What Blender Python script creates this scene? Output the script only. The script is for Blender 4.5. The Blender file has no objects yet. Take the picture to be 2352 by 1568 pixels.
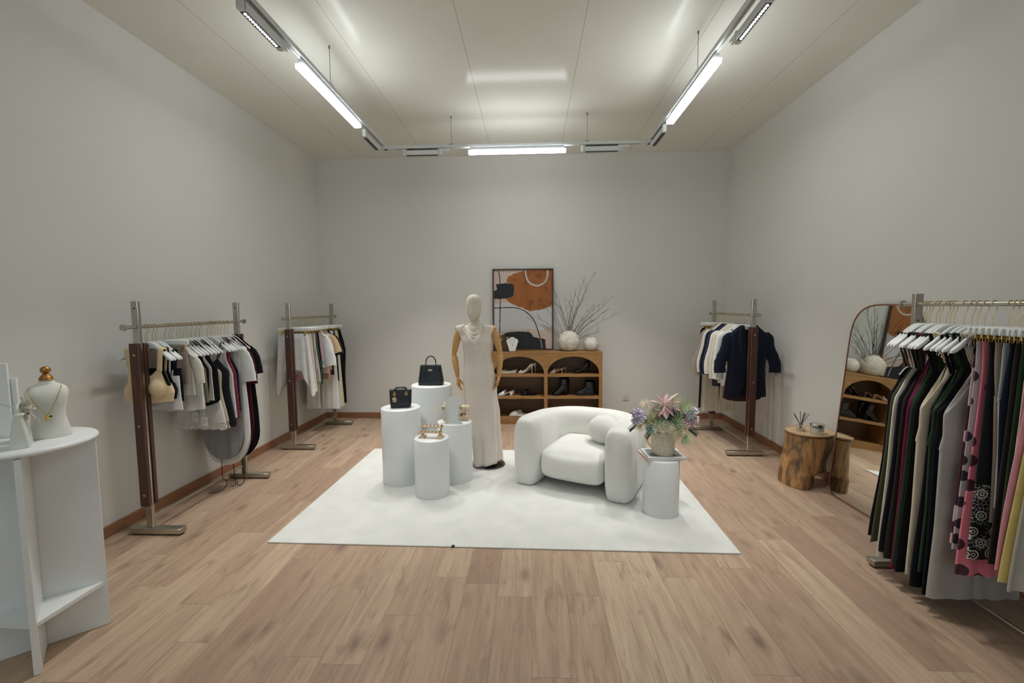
import bpy, math, random
from mathutils import Vector, Matrix
R = random.Random(7)
PI = math.pi
scene = bpy.context.scene
COL = scene.collection
scene.view_settings.view_transform = 'Standard'
scene.view_settings.look = 'None'
scene.view_settings.gamma = 1.0
scene.view_settings.exposure = 0.0
scene.cycles.use_denoising = True
scene.cycles.max_bounces = 8
scene.cycles.diffuse_bounces = 5
scene.cycles.glossy_bounces = 4
scene.cycles.transmission_bounces = 6
scene.cycles.sample_clamp_indirect = 6.0
scene.cycles.caustics_reflective = False
scene.cycles.caustics_refractive = False

# ------------------------------------------------------------------ materials
def lin(v):
    v /= 255.0
    return v / 12.92 if v <= 0.04045 else ((v + 0.055) / 1.055) ** 2.4
def C(r, g, b):
    return (lin(r), lin(g), lin(b), 1.0)
class NT:
    def __init__(s, name):
        s.m = bpy.data.materials.new(name); s.m.use_nodes = True
        s.t = s.m.node_tree; s.t.nodes.clear()
        s.out = s.t.nodes.new('ShaderNodeOutputMaterial')
    def n(s, typ, ins=None, **kw):
        nd = s.t.nodes.new('ShaderNode' + typ)
        for k, v in kw.items(): setattr(nd, k, v)
        for k, v in (ins or {}).items(): s.set(nd, k, v)
        return nd
    def set(s, nd, k, v):
        sock = nd.inputs[k]
        if isinstance(v, tuple) and len(v) == 2 and hasattr(v[0], 'outputs'): s.t.links.new(v[0].outputs[v[1]], sock)
        elif hasattr(v, 'outputs'): s.t.links.new(v.outputs[0], sock)
        else: sock.default_value = v
    def math(s, op, a, b=0.0, c=0.0):
        return s.n('Math', {0: a, 1: b, 2: c}, operation=op)
    def ramp(s, fac, stops, interp='LINEAR'):
        nd = s.n('ValToRGB', {0: fac}); cr = nd.color_ramp; cr.interpolation = interp
        while len(cr.elements) > 1: cr.elements.remove(cr.elements[-1])
        cr.elements[0].position, cr.elements[0].color = stops[0]
        for p, c in stops[1:]:
            e = cr.elements.new(p); e.color = c
        return nd
    def mix(s, fac, a, b, blend='MIX'):
        nd = s.n('Mix', data_type='RGBA', blend_type=blend)
        s.set(nd, 0, fac); s.set(nd, 6, a); s.set(nd, 7, b)
        return (nd, 2)
    def bsdf(s, col, rough=0.6, metal=0.0, bump=None, bs=0.1, bd=0.01, **kw):
        p = s.n('BsdfPrincipled', {'Base Color': col, 'Roughness': rough, 'Metallic': metal})
        for k, v in kw.items(): s.set(p, k.replace('_', ' '), v)
        if bump is not None:
            b = s.n('Bump', {'Strength': bs, 'Distance': bd, 'Height': bump}); s.set(p, 'Normal', b)
        s.t.links.new(p.outputs[0], s.out.inputs[0])
        return p
    def obj(s, scale=(1, 1, 1), kind='Object'):
        tc = s.n('TexCoord'); mp = s.n('Mapping', {'Vector': (tc, kind), 'Scale': scale})
        return mp
MATS = {}
def plain(name, col, rough=0.6, metal=0.0, nscale=40.0, namt=0.05, bs=0.0, bd=0.003, **kw):
    """solid material with a little procedural tone variation"""
    if name in MATS: return MATS[name]
    k = NT(name); v = k.obj()
    nz = k.n('TexNoise', {'Vector': v, 'Scale': nscale, 'Detail': 3.0})
    d = tuple(min(1, x * (1 - namt)) for x in col[:3]) + (1,); u = tuple(min(1, x * (1 + namt)) for x in col[:3]) + (1,)
    c = k.ramp((nz, 0), [(0.3, d), (0.7, u)])
    k.bsdf(c, rough, metal, bump=(nz, 0) if bs else None, bs=bs, bd=bd, **kw)
    MATS[name] = k.m; return k.m
def fabric(name, col, rough=0.85, weave=900.0, crinkle=0.0, sheen=0.04, cs=60.0):
    if name in MATS: return MATS[name]
    k = NT(name); v = k.obj()
    n1 = k.n('TexNoise', {'Vector': v, 'Scale': 9.0, 'Detail': 2.0})
    n2 = k.n('TexNoise', {'Vector': v, 'Scale': weave, 'Detail': 1.0})
    d = tuple(x * 0.92 for x in col[:3]) + (1,); u = tuple(min(1, x * 1.06) for x in col[:3]) + (1,)
    c = k.ramp((n1, 0), [(0.3, d), (0.7, u)])
    h = n2
    if crinkle:
        mp = k.obj((1, 1, 4.0)); n3 = k.n('TexNoise', {'Vector': mp, 'Scale': cs, 'Detail': 3.0, 'Distortion': 0.6})
        h = k.math('ADD', k.math('MULTIPLY', (n2, 0), 0.15), k.math('MULTIPLY', (n3, 0), crinkle))
    k.bsdf(c, rough, bump=h, bs=0.35, bd=0.004, Specular_IOR_Level=.22, Sheen_Weight=sheen, Sheen_Roughness=0.5)
    MATS[name] = k.m; return k.m
def emit(name, col, s):
    k = NT(name); e = k.n('Emission', {'Color': col, 'Strength': s}); k.t.links.new(e.outputs[0], k.out.inputs[0]); MATS[name] = k.m
    return k.m

# ------------------------------------------------------------------ mesh builder
class MB:
    def __init__(s): s.v = []; s.f = []; s.m = []
    def add(s, vs, fs, m=0):
        o = len(s.v); s.v += [tuple(p) for p in vs]
        s.f += [tuple(i + o for i in f) for f in fs]; s.m += [m] * len(fs)
        return s
    def box(s, c, d, m=0, rot=None, bev=0.0):
        x, y, z = d[0] / 2, d[1] / 2, d[2] / 2
        if bev <= 0:
            vs = [(-x, -y, -z), (x, -y, -z), (x, y, -z), (-x, y, -z), (-x, -y, z), (x, -y, z), (x, y, z), (-x, y, z)]
            fs = [(0, 3, 2, 1), (4, 5, 6, 7), (0, 1, 5, 4), (1, 2, 6, 5), (2, 3, 7, 6), (3, 0, 4, 7)]
        else:
            b = min(bev, x * .95, y * .95, z * .95); vs = []; ids = {}
            for sx in (-1, 1):
                for sy in (-1, 1):
                    for sz in (-1, 1):
                        for ax in range(3):
                            p = [sx * (x - b), sy * (y - b), sz * (z - b)]
                            p[ax] = (sx * x, sy * y, sz * z)[ax]
                            ids[(sx, sy, sz, ax)] = len(vs); vs.append(tuple(p))
            fs = []
            S = (-1, 1)
            for ax in range(3):
                a, bb = [(1, 2), (0, 2), (0, 1)][ax]
                for sg in S:
                    q = []
                    for (i, j) in ((-1, -1), (1, -1), (1, 1), (-1, 1)):
                        k = [0, 0, 0]; k[ax] = sg; k[a] = i; k[bb] = j; q.append(ids[(k[0], k[1], k[2], ax)])
                    fl = (sg > 0) ^ (ax == 1)
                    fs.append(tuple(q) if fl else tuple(q[::-1]))
            for ax in range(3):          # edges parallel to ax
                a, bb = [(1, 2), (0, 2), (0, 1)][ax]
                for i in S:
                    for j in S:
                        k0 = [0, 0, 0]; k0[a] = i; k0[bb] = j; k1 = list(k0); k0[ax] = -1; k1[ax] = 1
                        q = [ids[(*k0, a)], ids[(*k1, a)], ids[(*k1, bb)], ids[(*k0, bb)]]
                        fl = (i * j > 0) ^ (ax == 1)
                        fs.append(tuple(q[::-1]) if fl else tuple(q))
            for sx in S:
                for sy in S:
                    for sz in S:
                        q = [ids[(sx, sy, sz, 0)], ids[(sx, sy, sz, 1)], ids[(sx, sy, sz, 2)]]
                        fs.append(tuple(q) if sx * sy * sz > 0 else tuple(q[::-1]))
        M = rot or Matrix.Identity(3)
        cv = Vector(c)
        return s.add([cv + M @ Vector(p) for p in vs], fs, m)
    def loft(s, rings, m=0, closed=True, caps=(True, True), wrap=False):
        n = len(rings[0]); vs = [p for r in rings for p in r]; fs = []
        k = len(rings)
        for i in range(k if wrap else k - 1):
            i2 = (i + 1) % k
            for j in range(n if closed else n - 1):
                j2 = (j + 1) % n
                fs.append((i * n + j, i * n + j2, i2 * n + j2, i2 * n + j))
        if closed and not wrap:
            if caps[0]: fs.append(tuple(range(n))[::-1])
            if caps[1]: fs.append(tuple((k - 1) * n + j for j in range(n)))
        return s.add(vs, fs, m)
    def lathe(s, prof, n=32, c=(0, 0, 0), m=0, caps=(True, True), sx=1.0, sy=1.0):
        rings = [[(c[0] + r * math.cos(2 * PI * j / n) * sx, c[1] + r * math.sin(2 * PI * j / n) * sy, c[2] + z) for j in range(n)] for r, z in prof]
        return s.loft(rings, m, True, caps)
    def cyl(s, a, b, r, n=16, m=0, r2=None):
        return s.tube([a, b], [r, r if r2 is None else r2], n, m)
    def tube(s, pts, rad, n=8, m=0, closed=False, flat=1.0, up=None, caps=True):
        P = [Vector(p) for p in pts]; k = len(P)
        if not isinstance(rad, (list, tuple)): rad = [rad] * k
        rings = []; prev = None
        for i in range(k):
            if closed: t = P[(i + 1) % k] - P[i - 1]
            else: t = P[min(i + 1, k - 1)] - P[max(i - 1, 0)]
            if t.length < 1e-9: t = Vector((0, 0, 1))
            t.normalize()
            if up is not None: ref = Vector(up)
            elif prev is not None: ref = prev
            else: ref = Vector((0, 1, 0)) if abs(t.y) < .9 else Vector((1, 0, 0))
            a = ref - t * ref.dot(t)
            if a.length < 1e-6: a = t.orthogonal()
            a.normalize(); prev = a; b = t.cross(a)
            rings.append([P[i] + (a * math.cos(2 * PI * j / n) * flat + b * math.sin(2 * PI * j / n)) * rad[i] for j in range(n)])
        return s.loft(rings, m, True, (caps, caps), wrap=closed)
    def sphere(s, c, r, nu=16, nv=10, m=0, sc=(1, 1, 1)):
        pr = [(max(1e-4, math.sin(PI * i / nv)) * 1.0, -math.cos(PI * i / nv)) for i in range(nv + 1)]
        rings = [[(c[0] + q * r * sc[0] * math.cos(2 * PI * j / nu), c[1] + q * r * sc[1] * math.sin(2 * PI * j / nu), c[2] + z * r * sc[2]) for j in range(nu)] for q, z in pr]
        return s.loft(rings, m)
    def torus(s, c, R_, r, n=24, k=8, axis='z', m=0, a0=0, a1=2 * PI):
        pts = []
        full = abs(a1 - a0 - 2 * PI) < 1e-6
        for i in range(n if full else n + 1):
            a = a0 + (a1 - a0) * i / n; u, w = R_ * math.cos(a), R_ * math.sin(a)
            pts.append({'z': (c[0] + u, c[1] + w, c[2]), 'y': (c[0] + u, c[1], c[2] + w), 'x': (c[0], c[1] + u, c[2] + w)}[axis])
        return s.tube(pts, r, k, m, closed=full)
    def prism(s, outline, y0, y1, m=0, axis='y'):
        """closed outline of (x,z) extruded from y0 to y1"""
        n = len(outline)
        if axis == 'y': vs = [(x, y0, z) for x, z in outline] + [(x, y1, z) for x, z in outline]
        elif axis == 'z': vs = [(x, z, y0) for x, z in outline] + [(x, z, y1) for x, z in outline]
        else: vs = [(y0, x, z) for x, z in outline] + [(y1, x, z) for x, z in outline]
        fs = [tuple(range(n)), tuple(range(2 * n - 1, n - 1, -1))]
        fs += [(i, n + i, n + (i + 1) % n, (i + 1) % n) for i in range(n)]
        return s.add(vs, fs, m)
    def build(s, name, mat, parent=None, loc=(0, 0, 0), rot=(0, 0, 0), smooth=40, bevel=0, sub=0, fix=True):
        me = bpy.data.meshes.new(name); me.from_pydata(s.v, [], s.f)
        mats = mat if isinstance(mat, (list, tuple)) else [mat]
        for q in mats: me.materials.append(q)
        if len(mats) > 1: me.polygons.foreach_set('material_index', s.m)
        if fix:
            import bmesh
            bm = bmesh.new(); bm.from_mesh(me); bmesh.ops.recalc_face_normals(bm, faces=bm.faces); bm.to_mesh(me); bm.free()
        me.polygons.foreach_set('use_smooth', [True] * len(me.polygons))
        if smooth < 180: me.set_sharp_from_angle(angle=math.radians(smooth))
        o = bpy.data.objects.new(name, me); COL.objects.link(o)
        o.location = loc; o.rotation_euler = rot
        if parent: o.parent = parent
        if bevel:
            b = o.modifiers.new('bevel', 'BEVEL'); b.width = bevel; b.segments = 2; b.limit_method = 'ANGLE'
        if sub:
            q = o.modifiers.new('sub', 'SUBSURF'); q.levels = q.render_levels = sub
        return o
def thing(name, label, cat, loc=(0, 0, 0), rotz=0.0, group=None, rot=None):
    o = bpy.data.objects.new(name, None); COL.objects.link(o); o.empty_display_size = .05
    o.location = loc; o.rotation_euler = rot or (0, 0, rotz)
    return tag(o, label, cat, group)
def tag(o, label, cat, group=None):
    o['label'] = label; o['category'] = cat
    if group: o['group'] = group
    return o
def struct(o):
    o['kind'] = 'structure'; return o
def copy_tree(o, loc=None, rotz=None, label=None, group=None, parent=None):
    c = o.copy(); COL.objects.link(c)
    if parent: c.parent = parent
    if loc is not None: c.location = loc
    if rotz is not None: c.rotation_euler = (0, 0, rotz)
    if label: c['label'] = label
    if group: c['group'] = group
    for ch in list(o.children): copy_tree(ch, parent=c)
    return c
def lerp(a, b, t): return a + (b - a) * t
def sst(t): t = max(0, min(1, t)); return t * t * (3 - 2 * t)
def interp(cp, t):
    """piecewise smooth interpolation of [(t, v...)]"""
    if t <= cp[0][0]: return cp[0][1]
    for a, b in zip(cp, cp[1:]):
        if t <= b[0]:
            u = (t - a[0]) / max(1e-9, b[0] - a[0]); u = u * .5 + sst(u) * .5
            return lerp(a[1], b[1], u)
    return cp[-1][1]
def smoothpts(pts, k=6):
    """Catmull-Rom through points"""
    P = [Vector(p) for p in pts]; out = []
    for i in range(len(P) - 1):
        a, b, c, d = P[max(i - 1, 0)], P[i], P[i + 1], P[min(i + 2, len(P) - 1)]
        for j in range(k):
            t = j / k
            out.append(0.5 * ((2 * b) + (c - a) * t + (2 * a - 5 * b + 4 * c - d) * t * t + (3 * b - a - 3 * c + d) * t ** 3))
    out.append(P[-1]); return out
def text_mesh(s, size, depth=0.0004):
    cu = bpy.data.curves.new('lettering', 'FONT'); cu.body = s; cu.size = size; cu.extrude = depth
    cu.align_x = 'CENTER'; cu.align_y = 'CENTER'; cu.resolution_u = 2
    o = bpy.data.objects.new('tmp_text', cu); COL.objects.link(o)
    bpy.context.view_layer.update()
    me = bpy.data.meshes.new_from_object(o.evaluated_get(bpy.context.evaluated_depsgraph_get()))
    bpy.data.objects.remove(o)
    return me
def text_part(name, s, size, mat, parent, loc, rot):
    me = text_mesh(s, size); me.materials.clear(); me.materials.append(mat)
    o = bpy.data.objects.new(name, me); COL.objects.link(o); o.parent = parent; o.location = loc; o.rotation_euler = rot
    return o

def thin_glass(name, col=(.97, .985, .98, 1), refl=.10):
    k = NT(name); tr_ = k.n('BsdfTransparent', {'Color': col}); gl = k.n('BsdfGlossy', {'Color': (1, 1, 1, 1), 'Roughness': .03}); fr_ = k.n('LayerWeight', {'Blend': .35})
    mx = k.n('MixShader', {0: k.math('ADD', k.math('MULTIPLY', (fr_, 'Facing'), .45), refl * .4), 1: tr_, 2: gl}); k.t.links.new(mx.outputs[0], k.out.inputs[0]); MATS[name] = k.m; return k.m
# common materials
WHITE_LACQ = plain('white_lacquer', C(228, 230, 229), .38, namt=.01)
WHITE_WOOD = plain('white_painted_wood', C(226, 228, 226), .42, namt=.015, nscale=20)
CHROME = plain('brushed_chrome', C(184, 182, 172), .3, 1.0, namt=.06, nscale=25)
BRASS = plain('polished_brass', C(206, 178, 116), .26, 1.0, namt=.05)
GOLD = plain('gold_plate', C(226, 186, 100), .22, 1.0, namt=.05)
BLACK_PLASTIC = plain('black_plastic', C(22, 22, 24), .45)
INK = plain('black_ink', C(28, 24, 24), .6)
PAPER = plain('white_card', C(232, 232, 230), .7, namt=.01)
def wood(name, dark, mid, light, scale=(1, 1, 1), rough=.45, stretch=(9, 9, .9), dist=1.2, sc=3.0, coat=0.0):
    if name in MATS: return MATS[name]
    k = NT(name); v = k.obj(tuple(a * b for a, b in zip(stretch, scale)))
    n1 = k.n('TexNoise', {'Vector': v, 'Scale': sc, 'Detail': 6.0, 'Roughness': .62, 'Distortion': dist})
    v2 = k.obj(tuple(a * b * 6 for a, b in zip(stretch, scale)))
    n2 = k.n('TexNoise', {'Vector': v2, 'Scale': sc, 'Detail': 2.0})
    f = k.math('ADD', k.math('MULTIPLY', (n1, 0), .8), k.math('MULTIPLY', (n2, 0), .2))
    c = k.ramp(f, [(.33, dark), (.5, mid), (.67, light)])
    k.bsdf(c, rough, bump=f, bs=.12, bd=.003, Coat_Weight=coat, Coat_Roughness=.2)
    MATS[name] = k.m; return k.m
WALNUT = wood('walnut', C(58, 33, 25), C(75, 44, 34), C(92, 58, 44), rough=.4)
OAK = wood('honey_oak', C(134, 96, 54), C(152, 112, 65), C(168, 128, 80), stretch=(1.2, 9, 9), rough=.5)
PALEWOOD = wood('pale_wood', C(205, 172, 138), C(218, 188, 156), C(228, 202, 172), rough=.55)
BEECH = wood('beech', C(190, 140, 82), C(206, 158, 98), C(218, 172, 114), rough=.4)
# ------------------------------------------------------------------ camera
cam = bpy.data.cameras.new('camera'); cam.sensor_width = 36.0; cam.lens = 1030.0 / 2352.0 * 36.0
cam.clip_start = .02; cam.clip_end = 60
co = bpy.data.objects.new('camera', cam); COL.objects.link(co)
r_ = Vector((0.99911047, 0.04144667, -0.00777409)); u_ = Vector((0.00450451, 0.07840385, 0.9969115)); f_ = Vector((-0.04192818, 0.99605974, -0.07814741))
Mx = Matrix((r_, u_, -f_)).transposed().to_4x4(); Mx.translation = (0, 0, 1.6)
co.matrix_world = Mx
scene.camera = co

# ------------------------------------------------------------------ the room
XL, XR, YB, YF, HC = -2.992, 2.684, 6.327, -3.2, 3.663
def wall_mat():
    k = NT('wall_paint'); v = k.obj()
    n1 = k.n('TexNoise', {'Vector': v, 'Scale': .7, 'Detail': 2.0}); n2 = k.n('TexNoise', {'Vector': v, 'Scale': 180.0, 'Detail': 2.0})
    c = k.ramp((n1, 0), [(.3, C(217, 216, 211)), (.7, C(221, 220, 215))])
    k.bsdf(c, .75, bump=(n2, 0), bs=.06, bd=.002, Specular_IOR_Level=.25)
    return k.m
def ceil_mat():
    k = NT('ceiling_panels'); tc = k.n('TexCoord'); sp = k.n('SeparateXYZ', {0: (tc, 'Object')})
    x = k.math('ADD', (sp, 0), .517 + .92 * 10); x = k.math('DIVIDE', x, .92); fr = k.math('FRACT', x)
    d = k.math('ABSOLUTE', k.math('SUBTRACT', fr, .5)); ln = k.math('GREATER_THAN', d, .5 - .0022)
    nz = k.n('TexNoise', {'Vector': (tc, 'Object'), 'Scale': 1.3, 'Detail': 2.0})
    c = k.ramp((nz, 0), [(.3, C(222, 221, 211)), (.7, C(227, 226, 216))])
    c2 = k.mix(ln, (c, 0), C(168, 166, 154))
    k.bsdf(c2, .17, bump=k.math('MULTIPLY', ln, -1.0), bs=.2, bd=.001, Specular_IOR_Level=.055)
    return k.m
def floor_mat():
    k = NT('oak_plank_floor'); tc = k.n('TexCoord'); sp = k.n('SeparateXYZ', {0: (tc, 'Object')})
    X = k.math('DIVIDE', (sp, 0), .192); row = k.math('FLOOR', X); fx = k.math('FRACT', X)
    w1 = k.n('TexWhiteNoise', {'W': row}, noise_dimensions='1D')
    Yv = k.math('ADD', k.math('DIVIDE', (sp, 1), 1.285), (w1, 0)); idy = k.math('FLOOR', Yv); fy = k.math('FRACT', Yv)
    cmb = k.n('CombineXYZ', {0: row, 1: idy}); w2 = k.n('TexWhiteNoise', {'Vector': cmb}, noise_dimensions='2D')
    off = k.math('MULTIPLY', (w2, 0), 37.0)
    gv = k.n('CombineXYZ', {0: k.math('MULTIPLY', (sp, 0), 16.0), 1: k.math('MULTIPLY', (sp, 1), 1.3), 2: off})
    g1 = k.n('TexNoise', {'Vector': gv, 'Scale': 1.0, 'Detail': 5.0, 'Roughness': .6, 'Distortion': .8})
    gv2 = k.n('CombineXYZ', {0: k.math('MULTIPLY', (sp, 0), 120.0), 1: k.math('MULTIPLY', (sp, 1), 4.0), 2: off})
    g2 = k.n('TexNoise', {'Vector': gv2, 'Scale': 1.0, 'Detail': 3.0})
    gv3 = k.n('CombineXYZ', {0: k.math('MULTIPLY', (sp, 0), 15.0), 1: k.math('MULTIPLY', (sp, 1), 3.6), 2: off})
    g3 = k.n('TexNoise', {'Vector': gv3, 'Scale': 1.0, 'Detail': 4.0, 'Roughness': .6, 'Distortion': .7})
    tone = k.ramp((w2, 0), [(0, C(170, 141, 120)), (.3, C(182, 155, 131)), (.65, C(188, 161, 136)), (1, C(204, 180, 153))])
    c = k.mix(k.math('MULTIPLY', k.ramp((g1, 0), [(.40, (0, 0, 0, 1)), (.68, (1, 1, 1, 1))]), .55), (tone, 0), C(148, 120, 104))
    c = k.mix(k.math('MULTIPLY', k.ramp((g2, 0), [(.45, (0, 0, 0, 1)), (.75, (1, 1, 1, 1))]), .34), c, C(136, 110, 96))
    c = k.mix(k.math('MULTIPLY', k.ramp((g3, 0), [(.56, (0, 0, 0, 1)), (.74, (1, 1, 1, 1))]), .55), c, C(122, 92, 78))
    # knots: stretched cells, present on some planks only
    kv = k.n('CombineXYZ', {0: k.math('MULTIPLY', (sp, 0), 6.0), 1: k.math('MULTIPLY', (sp, 1), 2.6), 2: off})
    vo = k.n('TexVoronoi', {'Vector': kv, 'Scale': 1.0, 'Randomness': 1.0})
    kd = k.math('ADD', (vo, 'Distance'), k.math('MULTIPLY', k.math('SUBTRACT', (g1, 0), .5), .25))
    kn = k.ramp(kd, [(.04, (1, 1, 1, 1)), (.17, (.35, .35, .35, 1)), (.30, (0, 0, 0, 1))])
    pick = k.math('GREATER_THAN', k.n('SeparateColor', {0: (vo, 'Color')}), .25)
    c = k.mix(k.math('MULTIPLY', k.math('MULTIPLY', kn, pick), .75), c, C(104, 80, 74))
    ex = k.math('GREATER_THAN', k.math('ABSOLUTE', k.math('SUBTRACT', fx, .5)), .4935)
    ey = k.math('GREATER_THAN', k.math('ABSOLUTE', k.math('SUBTRACT', fy, .5)), .4988)
    e = k.math('MAXIMUM', ex, ey)
    c = k.mix(k.math('MULTIPLY', e, .5), c, C(104, 82, 72))
    h = k.math('SUBTRACT', k.math('MULTIPLY', (g2, 0), .12), e)
    k.bsdf(c, k.math('ADD', k.math('MULTIPLY', (g1, 0), .12), .40), bump=h, bs=.12, bd=.002, Specular_IOR_Level=.4)
    return k.m
WALL = wall_mat()
T = .12
def wallbox(name, c, d): return struct(MB().box(c, d).build(name, WALL))
struct(MB().box(((XL + XR) / 2, (YB + YF) / 2, -.05), (XR - XL + .24, YB - YF + .24, .1)).build('floor', floor_mat()))
struct(MB().box(((XL + XR) / 2, (YB + YF) / 2, HC + .05), (XR - XL + .24, YB - YF + .24, .1)).build('ceiling', ceil_mat()))
wallbox('wall_left', (XL - T / 2, (YB + YF) / 2, HC / 2), (T, YB - YF, HC))
wallbox('wall_right', (XR + T / 2, (YB + YF) / 2, HC / 2), (T, YB - YF, HC))
wallbox('wall_back', ((XL + XR) / 2, YB + T / 2, HC / 2), (XR - XL + .24, T, HC))
# street side behind the camera: a wall with two tall shop-window openings
wf = MB()
for x0, x1, z0, z1 in ((XL, XL + .35, 0, HC), (-.5, .2, 0, HC), (XR - .35, XR, 0, HC), (XL + .35, -.5, 0, .45), (XL + .35, -.5, 2.9, HC), (.2, XR - .35, 0, .45), (.2, XR - .35, 2.9, HC)):
    wf.box(((x0 + x1) / 2, YF - T / 2, (z0 + z1) / 2), (x1 - x0, T, z1 - z0))
struct(wf.build('wall_front', WALL))
BASEB = wood('baseboard_wood', C(134, 92, 66), C(150, 104, 76), C(162, 116, 86), stretch=(2, 2, 14), rough=.45)
def baseboard(name, c, d): return struct(MB().box(c, d, bev=.003).build(name, BASEB))
baseboard('baseboard_left', (XL + .0075, (YB + YF) / 2, .041), (.015, YB - YF, .082))
baseboard('baseboard_right', (XR - .0075, (YB + YF) / 2, .041), (.015, YB - YF, .082))
baseboard('baseboard_back', ((XL + XR) / 2, YB - .0075, .041), (XR - XL - .03, .015, .082))
# sprinkler-like ceiling dots (tiny caps) are part of the ceiling trim
def socket(label, loc, rotz):
    t = thing('wall_socket', label, 'socket', loc, rotz)
    w = plain('socket_white', C(214, 206, 194), .4, namt=.01)
    MB().box((0, -.005, 0), (.082, .01, .082), bev=.003).build('cover_plate', w, t)
    MB().lathe([(.021, -.001), (.021, .004), (.019, .004), (.018, .0008), (.0, .0008)], 24).build('socket_insert', w, t, (0, -.011, 0), (PI / 2, 0, 0))
    b = MB()
    for sx in (-.0095, .0095): b.cyl((sx, -.0125, 0), (sx, -.0105, 0), .0026, 8)
    b.build('contact_hole', INK, t)
    return t
socket('white wall socket in the back wall beside the oak cabinet', (1.336, YB - .0005, .305), 0)
socket('white wall socket in the right wall behind the rack with the blazers', (XR - .0005, 5.115, .327), -PI / 2)

# ------------------------------------------------------------------ ceiling track lights
RAIL = plain('track_white', C(206, 208, 206), .4, namt=.01)
LAMP_ON = emit('lamp_diffuser_lit', (.93, .985, 1.0, 1), 26.5)
LED_ON = emit('led_lit', (.95, 1.0, 1.0, 1), 60.0)
LOUVER = plain('black_louver', C(14, 14, 18), .35)
TX0, TX1, TY = -1.583, 1.277, 5.02
tr = thing('lighting_track', 'white lighting track in a U shape hung from the ceiling on thin wires', 'track light', (0, 0, 3.345))
def rail(a, b):
    m = MB(); horiz = abs(a[0] - b[0]) > .1
    L = (abs(a[0] - b[0]) if horiz else abs(a[1] - b[1])); cx, cy = (a[0] + b[0]) / 2, (a[1] + b[1]) / 2
    for dz, w, h in ((.011, .036, .012), (.0, .005, .024)):
        if dz: m.box((cx, cy, dz), (L, w, h) if horiz else (w, L, h), bev=.001)
        else:
            for s_ in (-1, 1): m.box((cx + (0 if horiz else s_ * .0155), cy + (s_ * .0155 if horiz else 0), -.004), (L, w, h) if horiz else (w, L, h), bev=.001)
    return m
rail((TX0, -2.2), (TX0, TY - .09)).build('rail', RAIL, tr)
rail((TX1, -2.2), (TX1, TY - .09)).build('rail', RAIL, tr)
rail((TX0 + .09, TY), (TX1 - .09, TY)).build('rail', RAIL, tr)
for sx, tx in ((1, TX0), (-1, TX1)):
    c = MB(); c.box((tx, TY - .045, -.002), (.042, .13, .036), bev=.003); c.box((tx + sx * .045, TY, -.002), (.13, .042, .036), bev=.003)
    c.build('corner_connector', RAIL, tr)
for wx, wy in ((TX0, 3.655), (TX1, 3.62), (-.857, TY), (.617, TY), (TX0, .8), (TX1, .8)):
    w = MB(); w.cyl((wx, wy, .018), (wx, wy, HC - 3.345), .0022, 6)
    w.cyl((wx, wy, HC - 3.345 - .02), (wx, wy, HC - 3.345), .007, 8)
    w.box((wx, wy, .021), (.03, .05, .008) if abs(wx) > 1 else (.05, .03, .008))
    w.build('suspension_wire', plain('wire_grey', C(120, 122, 120), .4, .6), tr)
def linear_lamp(label, loc, rotz):
    t = thing('linear_lamp', label, 'lamp', loc, rotz, 'lit linear lamps on the track')
    MB().box((0, 0, .020), (1.02, .034, .039), bev=.002).build('adapter', plain('adapter_grey', C(120, 122, 124), .5), t)
    m = MB(); m.box((0, 0, -.016), (1.055, .064, .032), bev=.003); m.build('diffuser', LAMP_ON, t)
    return t
LZ = 3.292
lm = linear_lamp('lit white linear lamp on the left arm of the track', (TX0 - .012, 3.715, LZ), PI / 2)
copy_tree(lm, (TX1 + .012, 3.805, LZ), PI / 2, 'lit white linear lamp on the right arm of the track')
copy_tree(lm, (-.141, TY, LZ), 0, 'lit white linear lamp on the back run of the track by the back wall')
copy_tree(lm, (TX0, -.2, LZ), PI / 2, 'added unseen linear lamp on the left arm of the track, nearest the street window')  # added lamp, out of view, to bring more light from the front
copy_tree(lm, (TX1, -.2, LZ), PI / 2, 'added unseen linear lamp on the right arm of the track, nearest the street window')  # its unseen counterpart on the right, added for the same front light
def spot_module(label, loc, rotz, lit, lean=0.0, beam=8.5):
    t = thing('spot_module', label, 'spotlight', loc, rotz, 'black louvred spot modules on the track')
    m = MB(); m.box((0, 0, 0), (.36, .044, .05), bev=.003)
    m.build('housing', RAIL, t)
    for s_ in (-1, 1): MB().cyl((s_ * .198, 0, -.027), (s_ * .198, 0, .04), .021, 14).build('end_joint', RAIL, t)
    MB().box((.25, 0, .026), (.09, .03, .03), bev=.003).build('driver_box', RAIL, t)
    MB().box((0, 0, -.0262), (.345, .036, .003)).build('louver', LOUVER, t)
    MB().box((0, 0, .0345), (.34, .012, .012)).build('adapter', LOUVER, t)
    if lit:
        d = MB()
        for i in range(14): d.lathe([(.0075, 0), (.0075, .0012)], 10, (-.155 + i * .0238, 0, -.0292))
        d.build('led_row', LED_ON, t)
    if beam:
        la = bpy.data.lights.new('spot_module_beam', 'AREA'); la.shape = 'RECTANGLE'; la.size = .34; la.size_y = .034; la.energy = beam; la.spread = math.radians(80); la.color = (1, 1, .97)
        lo = bpy.data.objects.new('spot_module_beam', la); COL.objects.link(lo); lo.parent = t; lo.location = (0, 0, -.034)
    return t
SZ = 3.283
spot_module('track spot with a row of lit dots on the left arm of the track', (TX0 - .02, 2.76, SZ), PI / 2, True)
spot_module('track spot with a row of lit dots on the right arm of the track', (TX1 + .045, 2.845, SZ), PI / 2, True)
spot_module('dark track spot at the far end of the left arm', (TX0 - .03, 4.65, SZ), PI / 2, False)
spot_module('dark track spot at the far end of the right arm', (TX1 + .015, 4.71, SZ), PI / 2, False)
spot_module('dark track spot on the back run over the rack in the left corner', (-1.18, TY, SZ), 0, False)
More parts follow.
